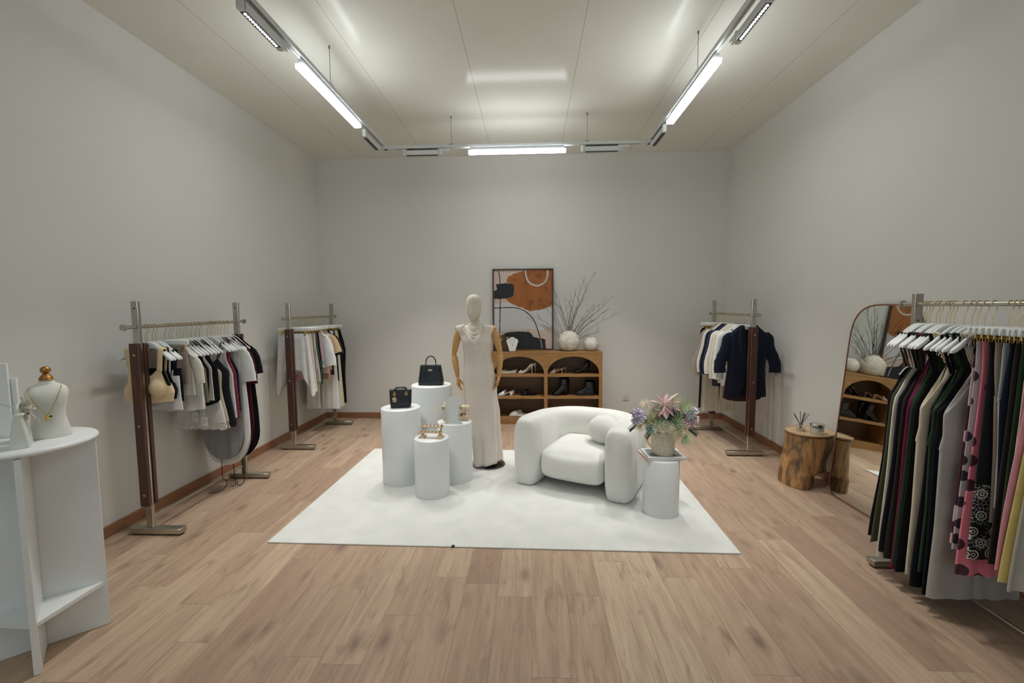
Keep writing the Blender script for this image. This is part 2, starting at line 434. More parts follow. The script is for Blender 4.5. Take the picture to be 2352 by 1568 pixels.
spot_module('dark track spot on the back run over the flower stand side', (.77, TY, SZ), 0, False)

# daylight of the street through the shop windows
w = bpy.data.worlds.new('world'); scene.world = w; w.use_nodes = True
bg = w.node_tree.nodes['Background']; bg.inputs[0].default_value = (.74, .92, 1.0, 1); bg.inputs[1].default_value = 1.1
for px in ((XL + .35 - .5) / 2, (.2 + XR - .35) / 2):
    pl = bpy.data.lights.new('window_portal', 'AREA'); pl.shape = 'RECTANGLE'; pl.size = 2.1; pl.size_y = 2.45; pl.cycles.is_portal = True
    po = bpy.data.objects.new('window_portal', pl); COL.objects.link(po); po.location = (px, YF - .02, 1.675); po.rotation_euler = (PI / 2, 0, PI)
# ------------------------------------------------------------------ clothes racks
def rack(label, x, y0, y1, footx, zrod, zhole, zlow):
    cy = (y0 + y1) / 2; L = y1 - y0
    t = thing('clothes_rack', label, 'clothes rack', (x, cy, 0), 0, 'walnut and chrome clothes racks')
    for s_ in (-1, 1):
        y = s_ * L / 2
        f = MB(); f.box((footx - x, y, .031), (.376, .062, .036), bev=.002)
        fo = f.build('foot_bar', CHROME, t)
        for q in (-.17, .17): MB().lathe([(.014, .0), (.014, .013)], 12, (footx - x + q, y, 0)).build('glide', BLACK_PLASTIC, fo)
        MB().box((0, y, (.049 + 1.655) / 2), (.047, .026, 1.655 - .049), bev=.0015).build('post', CHROME, t)
        for q in (-1, 1):
            w = MB(); w.box((0, y + q * .027, .79), (.066, .026, 1.15), bev=.002)
            wo = w.build('walnut_board', WALNUT, t)
            for bz in (1.285, .79, .295): MB().sphere((0, y + q * .0405, bz), .0075, 10, 6, sc=(1, .5, 1)).build('bolt', CHROME, wo)
        b = MB(); b.lathe([(.006, 0), (.006, .0006)], 12); b.build('bolt_hole', BLACK_PLASTIC, t, (0, y - .0132, zhole), (PI / 2, 0, 0))
        e = MB(); e.cyl((0, y + s_ * .013, zlow), (0, y + s_ * .0155, zlow), .014, 12)
        for q in (-1, 1): e.sphere((0, y - s_ * .0135, zlow + q * .034), .006, 8, 5)
        e.build('rod_bolt', CHROME, t)
    r = MB(); r.cyl((0, -L / 2 - .095, zrod), (0, L / 2 + .095, zrod), .0125, 16)
    ro = r.build('hanging_rod', CHROME, t)
    for s_ in (-1, 1): MB().cyl((0, s_ * (L / 2 + .095), zrod), (0, s_ * (L / 2 + .112), zrod), .021, 16).build('rod_knob', CHROME, ro)
    MB().cyl((0, -L / 2 + .012, zlow), (0, L / 2 - .012, zlow), .0085, 10).build('lower_rod', CHROME, t)
    return t
rack('walnut and chrome rack by the left wall, nearer one, hung with crop tops', -2.715, 2.982, 4.036, -2.668, 1.478, 1.605, .118)
rack('walnut and chrome rack in the back left corner with skirts on clips', -2.692, 4.886, 5.963, -2.642, 1.483, 1.605, .118)
rack('walnut and chrome rack in the back right corner hung with blazers', 2.312, 4.76, 5.766, 2.262, 1.49, 1.605, .118)
rack('walnut and chrome rack at the right edge with long dresses, before the mirror', 2.25, 1.66, 2.716, 2.255, 1.595, 1.5, .09)

# ------------------------------------------------------------------ hangers
HW = .205
def hang_h(x):
    """height of the hanger's top edge below its crown"""
    return .112 * sst((abs(x) - .03) / .19)
def hook_part(t, H):
    pts = [(0, 0, -H - .002), (0, 0, -H + .052)]
    pts += [(.0135, 0, -H + .076)]
    n = 12
    for i in range(n + 1):
        a = -.35 + (PI + .75) * i / n
        pts.append((.0155 * math.cos(a), 0, .0155 * math.sin(a)))
    return MB().tube(pts, .0019, 6).build('hook', BRASS, t)
HPROTO = {}
def shoulder_hanger_proto(H):
    t = thing('coat_hanger', '', 'hanger')
    m = MB(); rings = []
    n = 28
    for i in range(n + 1):
        x = -HW + 2 * HW * i / n; a = abs(x)
        h = hang_h(x); top = -H - h
        hh = lerp(.05, .034, sst((a - .02) / .07)); hh = lerp(hh, .030, sst((a - .1) / .08))
        th = lerp(.0065, .012, sst((a - .11) / .07)); yo = -.016 * (a / HW) ** 2
        if i in (0, n): hh *= .45; th *= .45; top -= .009
        elif i in (1, n - 1): hh *= .86; th *= .86; top -= .002
        ring = []
        for j in range(12):
            b = 2 * PI * (j + .5) / 12; c, s_ = math.cos(b), math.sin(b)
            ring.append((x, yo + th * (abs(c) ** .6) * (1 if c > 0 else -1), top - hh / 2 + hh / 2 * (abs(s_) ** .6) * (1 if s_ > 0 else -1)))
        rings.append(ring)
    m.loft(rings); m.build('hanger_body', WHITE_WOOD, t, smooth=60)
    hook_part(t, H)
    text_part('lettering', 'VE-O', .019, INK, t, (.012, -.0073, -H - .027), (PI / 2, 0, 0))
    return t
def clip_hanger_proto(H, hw=.185):
    t = thing('clip_hanger', '', 'hanger')
    MB().box((0, 0, -H - .017), (2 * hw, .012, .034), bev=.003).build('hanger_bar', WHITE_WOOD, t)
    hook_part(t, H)
    m = MB(); m.cyl((-hw + .012, 0, -H - .048), (hw - .012, 0, -H - .048), .0024, 6)
    for s_ in (-1, 1):
        m.tube([(s_ * (hw - .012), 0, -H - .05), (s_ * (hw - .010), 0, -H - .012)], .0022, 6)
        m.sphere((s_ * (hw - .010), -.0065, -H - .012), .0035, 8, 5, sc=(1, .5, 1))
    m.build('clip_rail', BRASS, t)
    for s_ in (-1, 1):
        c = MB()
        for q in (-1, 1): c.box((s_ * (hw - .05), q * .0062, -H - .060), (.024, .003, .05), rot=Matrix.Rotation(q * .06, 3, 'X'), bev=.001)
        c.cyl((s_ * (hw - .05) - .013, 0, -H - .048), (s_ * (hw - .05) + .013, 0, -H - .048), .005, 8)
        c.build('clip', BRASS, t)
    return t
HPH = (.104, .108)
HPROTO['s'] = None
USED = {}
def hang_hanger(kind, loc, label, group, rz=0.0):
    if USED.get(kind) is None:
        o = shoulder_hanger_proto(.108) if kind == 's' else clip_hanger_proto(.108)
        USED[kind] = o; o.location = loc; o.rotation_euler = (0, 0, rz); o['label'] = label; o['group'] = group
        return o
    return copy_tree(USED[kind], loc, rz, label, group)

# ------------------------------------------------------------------ garments
def hull(mb, zt, zb, hw, dep, nu=36, nv=20, fold=(3, .006), seed=0, topf=None, botf=None, cx=None, m=0, sq=.75, edge=.02, side=0.0):
    """a hanging cloth tube: hw, dep (and cx) are control points over s = 0 (top) .. 1 (hem)"""
    rr = random.Random(seed); ph = [rr.uniform(0, 6.28) for _ in range(6)]; fr = fold[0]
    rings = []
    for i in range(nv + 1):
        s_ = i / nv; w_ = interp(hw, s_); d = interp(dep, s_); c0 = interp(cx, s_) if cx else 0.0
        w_ *= 1 + edge * math.sin(s_ * 5 + ph[0]) * s_
        ring = []
        for j in range(nu):
            a = 2 * PI * j / nu; ca, sa = math.cos(a), math.sin(a)
            xn = math.copysign(abs(ca) ** sq, ca); yn = math.copysign(abs(sa) ** .7, sa)
            front = sa < 0
            z0 = zt + (topf(xn, front) if topf else 0); z1 = zb + (botf(xn, front) if botf else 0)
            z = lerp(z0, z1, s_)
            A = fold[1] * (s_ ** .8) * (1 - .35 * abs(xn))
            y = yn * d + A * (math.sin(fr * PI * xn + ph[1] + .8 * s_) + .5 * math.sin(fr * 1.9 * PI * xn + ph[2] - 1.1 * s_))
            y += A * .45 * yn * math.sin(fr * 1.4 * PI * xn + ph[3])
            ring.append((c0 + xn * w_ + side * s_ * s_, y, z))
        rings.append(ring)
    mb.loft(rings, m, True, (False, False))
    return mb
def sleeve_mb(mb, pts, rad, flat=.45, n=14, seed=0, wr=.0, m=0):
    P = smoothpts(pts, 5); k = len(P); rings = []; rr = random.Random(seed)
    for i in range(k):
        t = (P[min(i + 1, k - 1)] - P[max(i - 1, 0)]).normalized()
        a = Vector((0, 1, 0)) - t * t.y; a.normalize(); b = t.cross(a)
        u = i / (k - 1); r = interp(rad, u)
        w = 1 + wr * (math.sin(i * 2.6) * .6 + rr.uniform(-.4, .4))
        rings.append([P[i] + a * math.cos(2 * PI * j / n) * r * flat * w + b * math.sin(2 * PI * j / n) * r * w for j in range(n)])
    mb.loft(rings, m, True, (True, False))
    return mb
H0 = .108
def shoulder_top(neck, drop, backdrop=.012, lift=.004, hw0=.2):
    """top edge that lies on the hanger's shoulders"""
    def f(xn, front):
        x = abs(xn) * hw0
        z = -hang_h(max(x, neck)) + lift
        if x < neck: z -= (drop if front else backdrop) * (1 - (x / neck) ** 2)
        return z
    return f
def vtop(px, dip, sidedip):
    def f(xn, front):
        a = abs(xn)
        return -(dip if front else dip * .8) * (1 - a / px) if a < px else -sidedip * (a - px) / (1 - px)
    return f
def tagcard(parent, x, y, z, txt=None, size=(.05, .08)):
    s = MB(); s.tube([(x - .004, y, z + .085), (x - .002, y - .002, z + .05), (x, y - .003, z)], .0012, 5)
    s.tube([(x + .006, y, z + .085), (x + .004, y - .002, z + .05), (x, y - .003, z)], .0012, 5)
    s.build('tag_string', PAPER, parent)
    c = MB().box((x, y - .003, z - size[1] / 2), (size[0], .0012, size[1])).build('hang_tag', PAPER, parent)
    if txt: text_part('lettering', txt, .018, INK, c, (x, y - .0042, z - size[1] * .5), (PI / 2, 0, 0))
    else:
        l = MB()
        for i, w in enumerate((.022, .03, .018, .026)): l.box((x, y - .0038, z - .03 - i * .007), (w, .0004, .0012))
        l.build('printed_line', plain('faint_print', C(170, 168, 165), .7), c)
GN = [0]
def garment(kind, mat, name, label, cat, loc, group, rz=0.0, **k):
    GN[0] += 1; sd = GN[0] * 13 + 5
    mats = mat if isinstance(mat, (list, tuple)) else [mat]; m0 = mats[0]
    t = thing(name, label, cat, loc, rz, group)
    L = k.get('L', .4); w = k.get('w', .2); fl = k.get('fold', (3, .006)); th = k.get('th', .012)
    botf = k.get('botf')
    if kind in ('cami', 'dress'):
        zt = -H0 - k.get('zt', .19); px = k.get('px', .62); wb = k.get('wb', w)
        b = MB(); hull(b, zt, -H0 - L, [(0, .118 if w < .2 else .125), (.12, w * .92), (.4, w * k.get('waist', .88)), (1, wb)], [(0, .006), (.1, th), (1, k.get('thb', th * 1.3))], fold=fl, seed=sd,
                    topf=vtop(px, k.get('dip', .045), k.get('sd', .05)), botf=botf, nv=k.get('nv', 20), side=k.get('side', 0))
        b.build('body', m0, t, smooth=180)
        sx = .122 * px; zs = -H0 - hang_h(.13)
        for s_ in (-1, 1):
            q = MB(); sw = k.get('sw', .004)
            up = smoothpts([(s_ * sx, -.007, zt - .002), (s_ * lerp(sx, .125, .6), -.013, zt + (zs - zt) * .6), (s_ * .127, -.018, zs + .002), (s_ * .128, -.006, zs + .008), (s_ * .127, .016, zs + .0), (s_ * lerp(sx, .125, .6), .012, zt + (zs - zt) * .5), (s_ * sx, .007, zt - .002)], 4)
            q.tube(up, sw, 6, flat=.35 if sw > .005 else .8)
            q.build('strap', mats[-1] if k.get('smat') else m0, t)
        if k.get('lace'):
            hull_l = MB(); zb = -H0 - L
            hull(hull_l, zb + .004, zb - .05, [(0, wb * 1.0), (1, wb * 1.03)], [(0, k.get('thb', th * 1.3)), (1, k.get('thb', th * 1.3))], fold=(fl[0], fl[1]), seed=sd, nv=4, nu=60, botf=lambda xn, fr: -.012 * abs(math.sin(xn * 9)))
            hull_l.build('lace_trim', k['lace'], t, smooth=180)
        if k.get('binding'):
            q = MB()
            q.tube(smoothpts([(-.118, 0, zt - .05), (-.118 * px, -.009, zt), (0, -.012, zt - k.get('dip', .045)), (.118 * px, -.009, zt), (.118, 0, zt - .05)], 5), .0035, 6)
            q.build('binding', k['binding'], t)
    elif kind in ('tank', 'tee', 'shirt'):
        neck = k.get('neck', .075); drop = k.get('drop', .05)
        if kind == 'tank':
            s0 = k.get('s0', .135)
            hwp = [(0, s0), (.2, s0 * .93), (.42, w), (1, k.get('wb', w))]
        else:
            s0 = .196; hwp = [(0, s0), (.08, s0 * 1.02), (.3, w), (1, k.get('wb', w))]
        b = MB(); hull(b, -H0, -H0 - L, hwp, [(0, .026 if kind != 'tank' else .014), (.06, .027 if kind != 'tank' else .016), (.3, th), (1, th * 1.2)], fold=fl, seed=sd, topf=shoulder_top(neck, drop, hw0=s0), botf=botf, nu=44, nv=22, side=k.get('side', 0), sq=.85)
        b.build('body', m0, t, smooth=180)
        if kind != 'tank':
            sl = k.get('sl', .2); so = k.get('so', .06); r0 = k.get('sr', .07); r1 = k.get('sr1', r0 * .85)
            zs = -H0 - hang_h(.19) - .035
            for s_ in (-1, 1):
                q = MB()
                sleeve_mb(q, [(s_ * .165, 0, zs + .01), (s_ * (.2 + so * .35), 0, zs - sl * .35), (s_ * (.2 + so), -.004, zs - sl)], [(0, r0 * .75), (.35, r0), (.9, r1), (1, r1 * k.get('cuff', 1.0))], flat=k.get('sf', .3), seed=sd + s_, wr=k.get('wr', .03))
                q.build('sleeve', m0, t, smooth=180)
    elif kind == 'bandeau':
        zt = -H0 - k.get('zt', .2)
        b = MB(); hull(b, zt, -H0 - L, [(0, w * .96), (1, w)], [(0, th), (1, th)], fold=fl, seed=sd, topf=k.get('topf'), botf=botf, nv=10)
        b.build('body', m0, t, smooth=180)
        q = MB()
        for s_ in (-1, 1):
            zs = -H0 - hang_h(.14)
            q = MB(); q.tube([(s_ * .12, -.012, zt - .01), (s_ * .138, -.017, zs + .004), (s_ * .139, 0, zs + .008), (s_ * .138, .017, zs), (s_ * .12, .012, zt - .01)], k.get('sw', .004), 6, flat=.5)
            q.build('strap', m0, t)
    elif kind in ('skirt', 'shorts'):
        zt = -H0 - .066
        b = MB(); hull(b, zt, -H0 - L, [(0, k.get('wt', .165)), (.1, w * .95), (1, k.get('wb', w))], [(0, .0048), (.12, th * .8), (1, th * 1.3)], fold=fl, seed=sd, botf=botf, nu=44, nv=18, side=k.get('side', 0),
                    topf=k.get('topf'), edge=k.get('edge', .02))
        b.build('body', m0, t, smooth=180)
    elif kind == 'trousers':
        zt = -H0 - .066; crotch = -H0 - .33
        b = MB(); hull(b, zt, crotch, [(0, .165), (1, w)], [(0, .0048), (.3, th), (1, th)], fold=(2, .003), seed=sd, nv=8)
        b.build('waist', m0, t, smooth=180)
        for s_ in (-1, 1):
            q = MB(); hull(q, crotch + .02, -H0 - L, [(0, w * .52), (.5, w * .44), (1, k.get('leg', w * .42))], [(0, th), (1, th * .8)], fold=(2, .004), seed=sd + s_, nv=14, nu=24, cx=[(0, s_ * w * .49), (1, s_ * w * .48)])
            q.build('trouser_leg', m0, t, smooth=180)
    elif kind == 'jumpsuit':
        zt = -H0 - .2
        b = MB(); hull(b, zt, -H0 - .62, [(0, .112), (.3, w * .93), (.7, w * .92), (1, w)], [(0, .007), (.2, th), (1, th)], fold=(3, .005), seed=sd, topf=vtop(.6, .07, .16), nv=18)
        b.build('body', m0, t, smooth=180)
        for s_ in (-1, 1):
            q = MB(); hull(q, -H0 - .60, -H0 - L, [(0, w * .49), (.5, w * .49), (1, w * .55)], [(0, th), (1, th)], fold=(2, .007), seed=sd + s_, nv=18, nu=26, cx=[(0, s_ * w * .48), (1, s_ * w * .5)])
            q.build('trouser_leg', m0, t, smooth=180)
            q = MB(); zs = -H0 - hang_h(.125)
            pts = smoothpts([(s_ * .068, -.008, zt), (s_ * .11, -.014, lerp(zt, zs, .6)), (s_ * .126, -.019, zs + .003), (s_ * .127, 0, zs + .012), (s_ * .126, .018, zs), (s_ * .068, .008, zt)], 4)
            if k.get('braid'):
                for ph in (0, PI):
                    n = len(pts); q.tube([Vector(p) + Vector((.005 * math.cos(i * 1.3 + ph), .005 * math.sin(i * 1.3 + ph), 0)) for i, p in enumerate(pts)], .006, 6)
            else: q.tube(pts, .009, 6, flat=.4)
            q.build('strap', m0, t)
    elif kind == 'bra':
        zt = -H0 - .195
        cupc = .082
        b = MB()
        NU = 64; nv = 16; rows = []
        for i in range(nv + 1):
            q_ = i / nv; ring = []
            for j in range(NU):
                a = 2 * PI * j / NU; ca, sa = math.cos(a), math.sin(a); fr = sa < 0
                xn = math.copysign(abs(ca) ** .8, ca); ax = abs(xn)
                # scooped neckline between the straps, deep armholes outside them
                tp = -.055 * (1 - (ax / .5) ** 2) ** 1 if ax < .5 else -.115 * sst((ax - .62) / .3)
                if not fr: tp = -.06 * (1 - (ax / .5) ** 2) if ax < .5 else -.10 * sst((ax - .62) / .3)
                z0 = zt + tp; z1 = -H0 - L - .014 * (1 - xn * xn); z = lerp(z0, z1, q_)
                W = w * interp([(0, .90), (.45, 1.0), (1, .93)], q_)
                y = .022 * math.copysign(abs(sa) ** .7, sa)
                if fr:
                    dx_, dz_ = (xn * W) - math.copysign(cupc, xn), z - (-H0 - L + .09)
                    rr_ = math.hypot(dx_ / .062, dz_ / .066)
                    if rr_ < 1: y -= .036 * (1 - rr_ ** 2) ** .6
                ring.append((xn * W, y, z))
            rows.append(ring)
        b.loft(rows, 0, True, (False, False)); b.build('band', m0, t, smooth=180)
        for s_ in (-1, 1):
            q = MB(); zs = -H0 - hang_h(.125)
            q.tube(smoothpts([(s_ * .105, -.020, zt - .012), (s_ * .115, -.022, lerp(zt, zs, .5)), (s_ * .124, -.021, zs + .002), (s_ * .126, -.004, zs + .010), (s_ * .124, .018, zs), (s_ * .108, .018, zt - .01)], 5), k.get('sw', .021), 10, flat=.14)
            q.build('strap', m0, t, smooth=180)
    elif kind == 'blazer':
        s0 = .205; N = 26; nv = 22; rr = random.Random(sd)
        op = k.get('open', .055)
        def prof(s_): return interp([(0, s0), (.1, .212), (.35, .198), (.55, .192), (1, .212)], s_)
        def gap(s_): return interp([(0, .05), (.12, op), (.45, op * .55), (.62, op * .45), (.85, op * .7), (1, op * 1.7)], s_)
        def topz(x): return -hang_h(max(abs(x), .06)) + .013
        rows = []
        for i in range(nv + 1):
            s_ = i / nv; W = prof(s_); g = gap(s_); d = interp([(0, .026), (.12, .031), (.5, .03), (1, .03)], s_); ring = []
            for j in range(N + 1):       # from the left front edge round the back to the right front edge
                u = j / N
                if u < .28: x = lerp(-g, -W, sst(u / .28) * .5 + u / .28 * .5); y = -d * (1 - (max(0, u - .18) / .10) ** 2 if u > .18 else 1)
                elif u > .72: v = (1 - u); x = lerp(g, W, sst(v / .28) * .5 + v / .28 * .5); y = -d * (1 - (max(0, v - .18) / .10) ** 2 if v > .18 else 1)
                else: x = lerp(-W, W, (u - .28) / .44); y = d * math.sin(PI * (u - .28) / .44) ** .6 * .8
                z0 = -H0 + topz(x) - (.015 if abs(x) < .06 else 0); hem = -H0 - L + (.03 * max(0, 1 - abs(x) / .09) if y < 0 else 0)
                y += .004 * s_ * math.sin(7 * x / W + sd + 2 * s_)
                ring.append((x, y, lerp(z0, hem, s_)))
            rows.append(ring)
        b = MB(); b.loft(rows, 0, False); o = b.build('body', m0, t, smooth=180)
        so = o.modifiers.new('cloth', 'SOLIDIFY'); so.thickness = .003; so.offset = 0
        for s_ in (-1, 1):
            q = MB(); n = 14; lows = []
            for i in range(n + 1):
                u = i / n; z = lerp(-H0 - .006, -H0 - L * .56, u); g = gap(u * .56 + .02)
                wd = .012 + k.get('lap', .05) * math.sin(PI * min(1, .12 + u * .88)) ** .8
                y = -interp([(0, .016), (.15, .032), (1, .034)], u)
                lows.append([(s_ * (g - .006), y - .001, z), (s_ * (g + wd * .5), y - .006, z + .004), (s_ * (g + wd), y - .003, z + .008)])
            q.loft(lows, 0, False); lo = q.build('lapel', m0, t, smooth=180); sm = lo.modifiers.new('cloth', 'SOLIDIFY'); sm.thickness = .003
            q = MB(); zs = -H0 - hang_h(.2) - .04
            sl = k.get('sl', .36)
            sleeve_mb(q, [(s_ * .158, -.004, zs + .034), (s_ * .200, -.002, zs + .004), (s_ * .224, .0, zs - sl * .3), (s_ * (.25 + k.get('so', 0)), -.004, zs - sl * .7), (s_ * (.252 + k.get('so', 0)), -.012, zs - sl)], [(0, .036), (.10, .050), (.25, .064), (.7, .062), (1, k.get('cuff', .055))], flat=.42, seed=sd + s_, wr=k.get('wr', .02), n=18)
            q.build('sleeve', m0, t, smooth=180)
            q = MB(); q.box((s_ * .125, -.0335, -H0 - L * .66), (.105, .004, .022), rot=Matrix.Rotation(s_ * -.06, 3, 'Y'), bev=.0015); q.build('pocket_flap', m0, t)
            if k.get('buttons'):
                q = MB()
                for i in range(3): q.sphere((s_ * .262, -.034, zs - sl + .03 + i * .02), .006, 8, 6, sc=(1, .5, 1))
                q.build('cuff_button', plain('horn_button', C(120, 112, 100), .4), t)
        if k.get('lining'):
            q = MB(); hull(q, -H0 - .015, -H0 - L * .97, [(0, .06), (.1, .15), (1, .17)], [(0, .004), (1, .012)], fold=(2, .004), seed=sd, nv=10); q.build('lining', k['lining'], t, smooth=180)
    if k.get('tag') is not None:
        for (tx, ty, tz, txt) in k['tag']: tagcard(t, tx, ty, tz, txt)
    if k.get('strings'):
        for (mt, pts) in k['strings']:
            MB().tube(smoothpts(pts, 6), .0035, 6, flat=.5).build('tie_string', mt, t)
    return t
# ------------------------------------------------------------------ cloth colours
F = {}
def fm(n, r, g, b, **k): F[n] = fabric('cloth_' + n, C(r, g, b), **k); return F[n]
fm('nude', 228, 203, 164, rough=.6, weave=1500); fm('black', 15, 16, 20); fm('ink', 13, 15, 25); fm('navy', 20, 26, 44); fm('white', 226, 226, 224); fm('offwhite', 216, 212, 202)
fm('cream', 214, 205, 186); fm('ivory', 222, 216, 204); fm('sage', 112, 116, 96, rough=.5); fm('tan', 170, 144, 118); fm('champagne', 196, 182, 160, rough=.45); fm('charcoal', 38, 41, 46)
fm('burgundy', 66, 16, 33); fm('midnight', 20, 25, 43); fm('mocha', 52, 36, 38); fm('blush', 212, 186, 176); fm('rose', 206, 150, 160); fm('forest', 38, 62, 40); fm('green', 62, 92, 66); fm('olive', 78, 78, 52, rough=.42)
fm('taupe', 158, 142, 130); fm('plum', 108, 8, 66, rough=.5); fm('greige', 178, 172, 162); fm('beigecr', 208, 196, 174, crinkle=1.0, cs=50); fm('greycr', 172, 168, 162, crinkle=1.0, cs=120); fm('emerald', 36, 60, 40, rough=.45)
fm('pinkskirt', 214, 150, 166); fm('lemon', 226, 206, 130); fm('darkbrown', 52, 46, 42); fm('greyblue', 176, 186, 190); fm('stone', 186, 176, 160); fm('lightgrey', 150, 150, 150); fm('sand', 196, 170, 138)
fm('roseline', 150, 92, 104); fm('red', 170, 40, 62); fm('straw', 214, 204, 160)
def stripes(name, a, b, freq, axis=0, th=.5):
    k = NT(name); tc = k.n('TexCoord'); sp = k.n('SeparateXYZ', {0: (tc, 'Object')})
    f = k.math('FRACT', k.math('MULTIPLY', (sp, axis), freq)); g = k.math('GREATER_THAN', f, th)
    k.bsdf(k.mix(g, a, b), .8); return k.m
F['pinstripe'] = stripes('cloth_pinstripe', C(24, 34, 58), C(62, 74, 98), 70, 0, .9)
F['greystripe'] = stripes('cloth_grey_stripe', C(186, 184, 180), C(72, 72, 76), 60, 0, .62)
F['bwstripe'] = stripes('cloth_wave_stripe', C(206, 204, 204), C(70, 70, 76), 75, 2, .55)
def dots(name, base, dot, sc, r, seed=0.0, alpha=1.0, rough=.7):
    k = NT(name); tc = k.n('TexCoord'); sp = k.n('SeparateXYZ', {0: (tc, 'Object')}); mp = k.n('CombineXYZ', {0: k.math('MULTIPLY_ADD', (sp, 0), sc, seed), 1: k.math('MULTIPLY_ADD', (sp, 2), sc, seed * 1.7)})
    vo = k.n('TexVoronoi', {'Vector': mp, 'Scale': 1.0, 'Randomness': .55}, voronoi_dimensions='2D')
    g = k.math('LESS_THAN', (vo, 'Distance'), r)
    k.bsdf(k.mix(g, base, dot), rough, Alpha=alpha); return k.m
F['dotburg'] = dots('cloth_burgundy_dots', C(70, 12, 38), C(216, 178, 186), 7, .33, .3)
F['dotpink'] = dots('cloth_pink_dots', C(232, 130, 150), C(78, 40, 56), 9, .26, 1.1, .94)
F['dotgrey'] = dots('cloth_sheer_dots', C(186, 186, 186), C(52, 50, 60), 10, .26, 2.2, .94)
F['dotsand'] = dots('cloth_sand_dots', C(206, 166, 118), C(70, 34, 40), 8, .26, 3.1)
def lace(name, col):
    k = NT(name); v = k.obj(); vo = k.n('TexVoronoi', {'Vector': v, 'Scale': 95.0}, feature='DISTANCE_TO_EDGE')
    n = k.n('TexNoise', {'Vector': v, 'Scale': 26.0})
    a = k.math('MAXIMUM', k.math('LESS_THAN', (vo, 0), .16), k.math('GREATER_THAN', (n, 0), .54))
    k.bsdf(col, .8, Alpha=a); return k.m
F['lacew'] = lace('lace_white', C(222, 220, 214)); F['lacec'] = lace('lace_champagne', C(190, 174, 150)); F['laceb'] = lace('lace_black', C(30, 31, 36)); F['lacet'] = lace('lace_tan', C(176, 142, 112))
def glitter():
    k = NT('cloth_burgundy_glitter'); v = k.obj(); vo = k.n('TexVoronoi', {'Vector': v, 'Scale': 420.0})
    sc_ = k.n('SeparateColor', {0: (vo, 'Color')}); g = k.math('GREATER_THAN', (sc_, 0), .86)
    k.bsdf(k.mix(g, C(104, 14, 40), C(210, 120, 140)), .4); return k.m
F['glitter'] = glitter()
def embroid():
    """black cloth with white rings and leaf veins embroidered along the hem"""
    k = NT('cloth_black_embroidered'); tc = k.n('TexCoord'); sp = k.n('SeparateXYZ', {0: (tc, 'Object')})
    v = k.n('CombineXYZ', {0: (sp, 0), 1: (sp, 2)}); vo = k.n('TexVoronoi', {'Vector': v, 'Scale': 15.0, 'Randomness': 1.0}, voronoi_dimensions='2D')
    ring = k.math('LESS_THAN', k.math('ABSOLUTE', k.math('SUBTRACT', (vo, 'Distance'), .30)), .045)
    ring2 = k.math('LESS_THAN', k.math('ABSOLUTE', k.math('SUBTRACT', (vo, 'Distance'), .12)), .035)
    v2 = k.n('TexVoronoi', {'Vector': v, 'Scale': 60.0}, feature='DISTANCE_TO_EDGE', voronoi_dimensions='2D'); net = k.math('LESS_THAN', (v2, 0), .05)
    pick = k.math('GREATER_THAN', k.n('SeparateColor', {0: (vo, 'Color')}), .5)
    pat = k.math('MAXIMUM', k.math('MAXIMUM', ring, ring2), k.math('MULTIPLY', net, pick))
    low = k.math('LESS_THAN', (sp, 2), -.84)
    k.bsdf(k.mix(k.math('MULTIPLY', pat, low), C(16, 17, 23), C(214, 212, 204)), .8); return k.m
F['embroid'] = embroid()

def hem_round(c): return lambda xn, fr: c * (1 - math.sqrt(max(0, 1 - min(1, abs(xn)) ** 2.2)))
def hem_wave(a, n, ph=0.0): return lambda xn, fr: a * math.sin(n * xn * PI + ph) + (0 if fr else .01)
def put(rx, zrod, rows, gg, hg, rzr=.05):
    """rows: (y, hanger kind, garment kind, cloth, name, label, category, short name for the hanger, dict)"""
    for i, (y, hk, gk, mt, nm, lb, ct, sh, kw) in enumerate(rows):
        rz = kw.pop('rz', R.uniform(-rzr, rzr)); dx = kw.pop('dx', R.uniform(-.008, .008))
        loc = (rx + dx * 0, y, zrod)
        a = 'white shoulder hanger with brass hook carrying the ' if hk == 's' else 'white bar hanger with brass clips holding the '
        hang_hanger(hk, (rx, y, zrod), a + sh, hg, rz)
        if gk: garment(gk, mt if isinstance(mt, list) else F[mt], nm, lb, ct, loc, gg, rz, **kw)

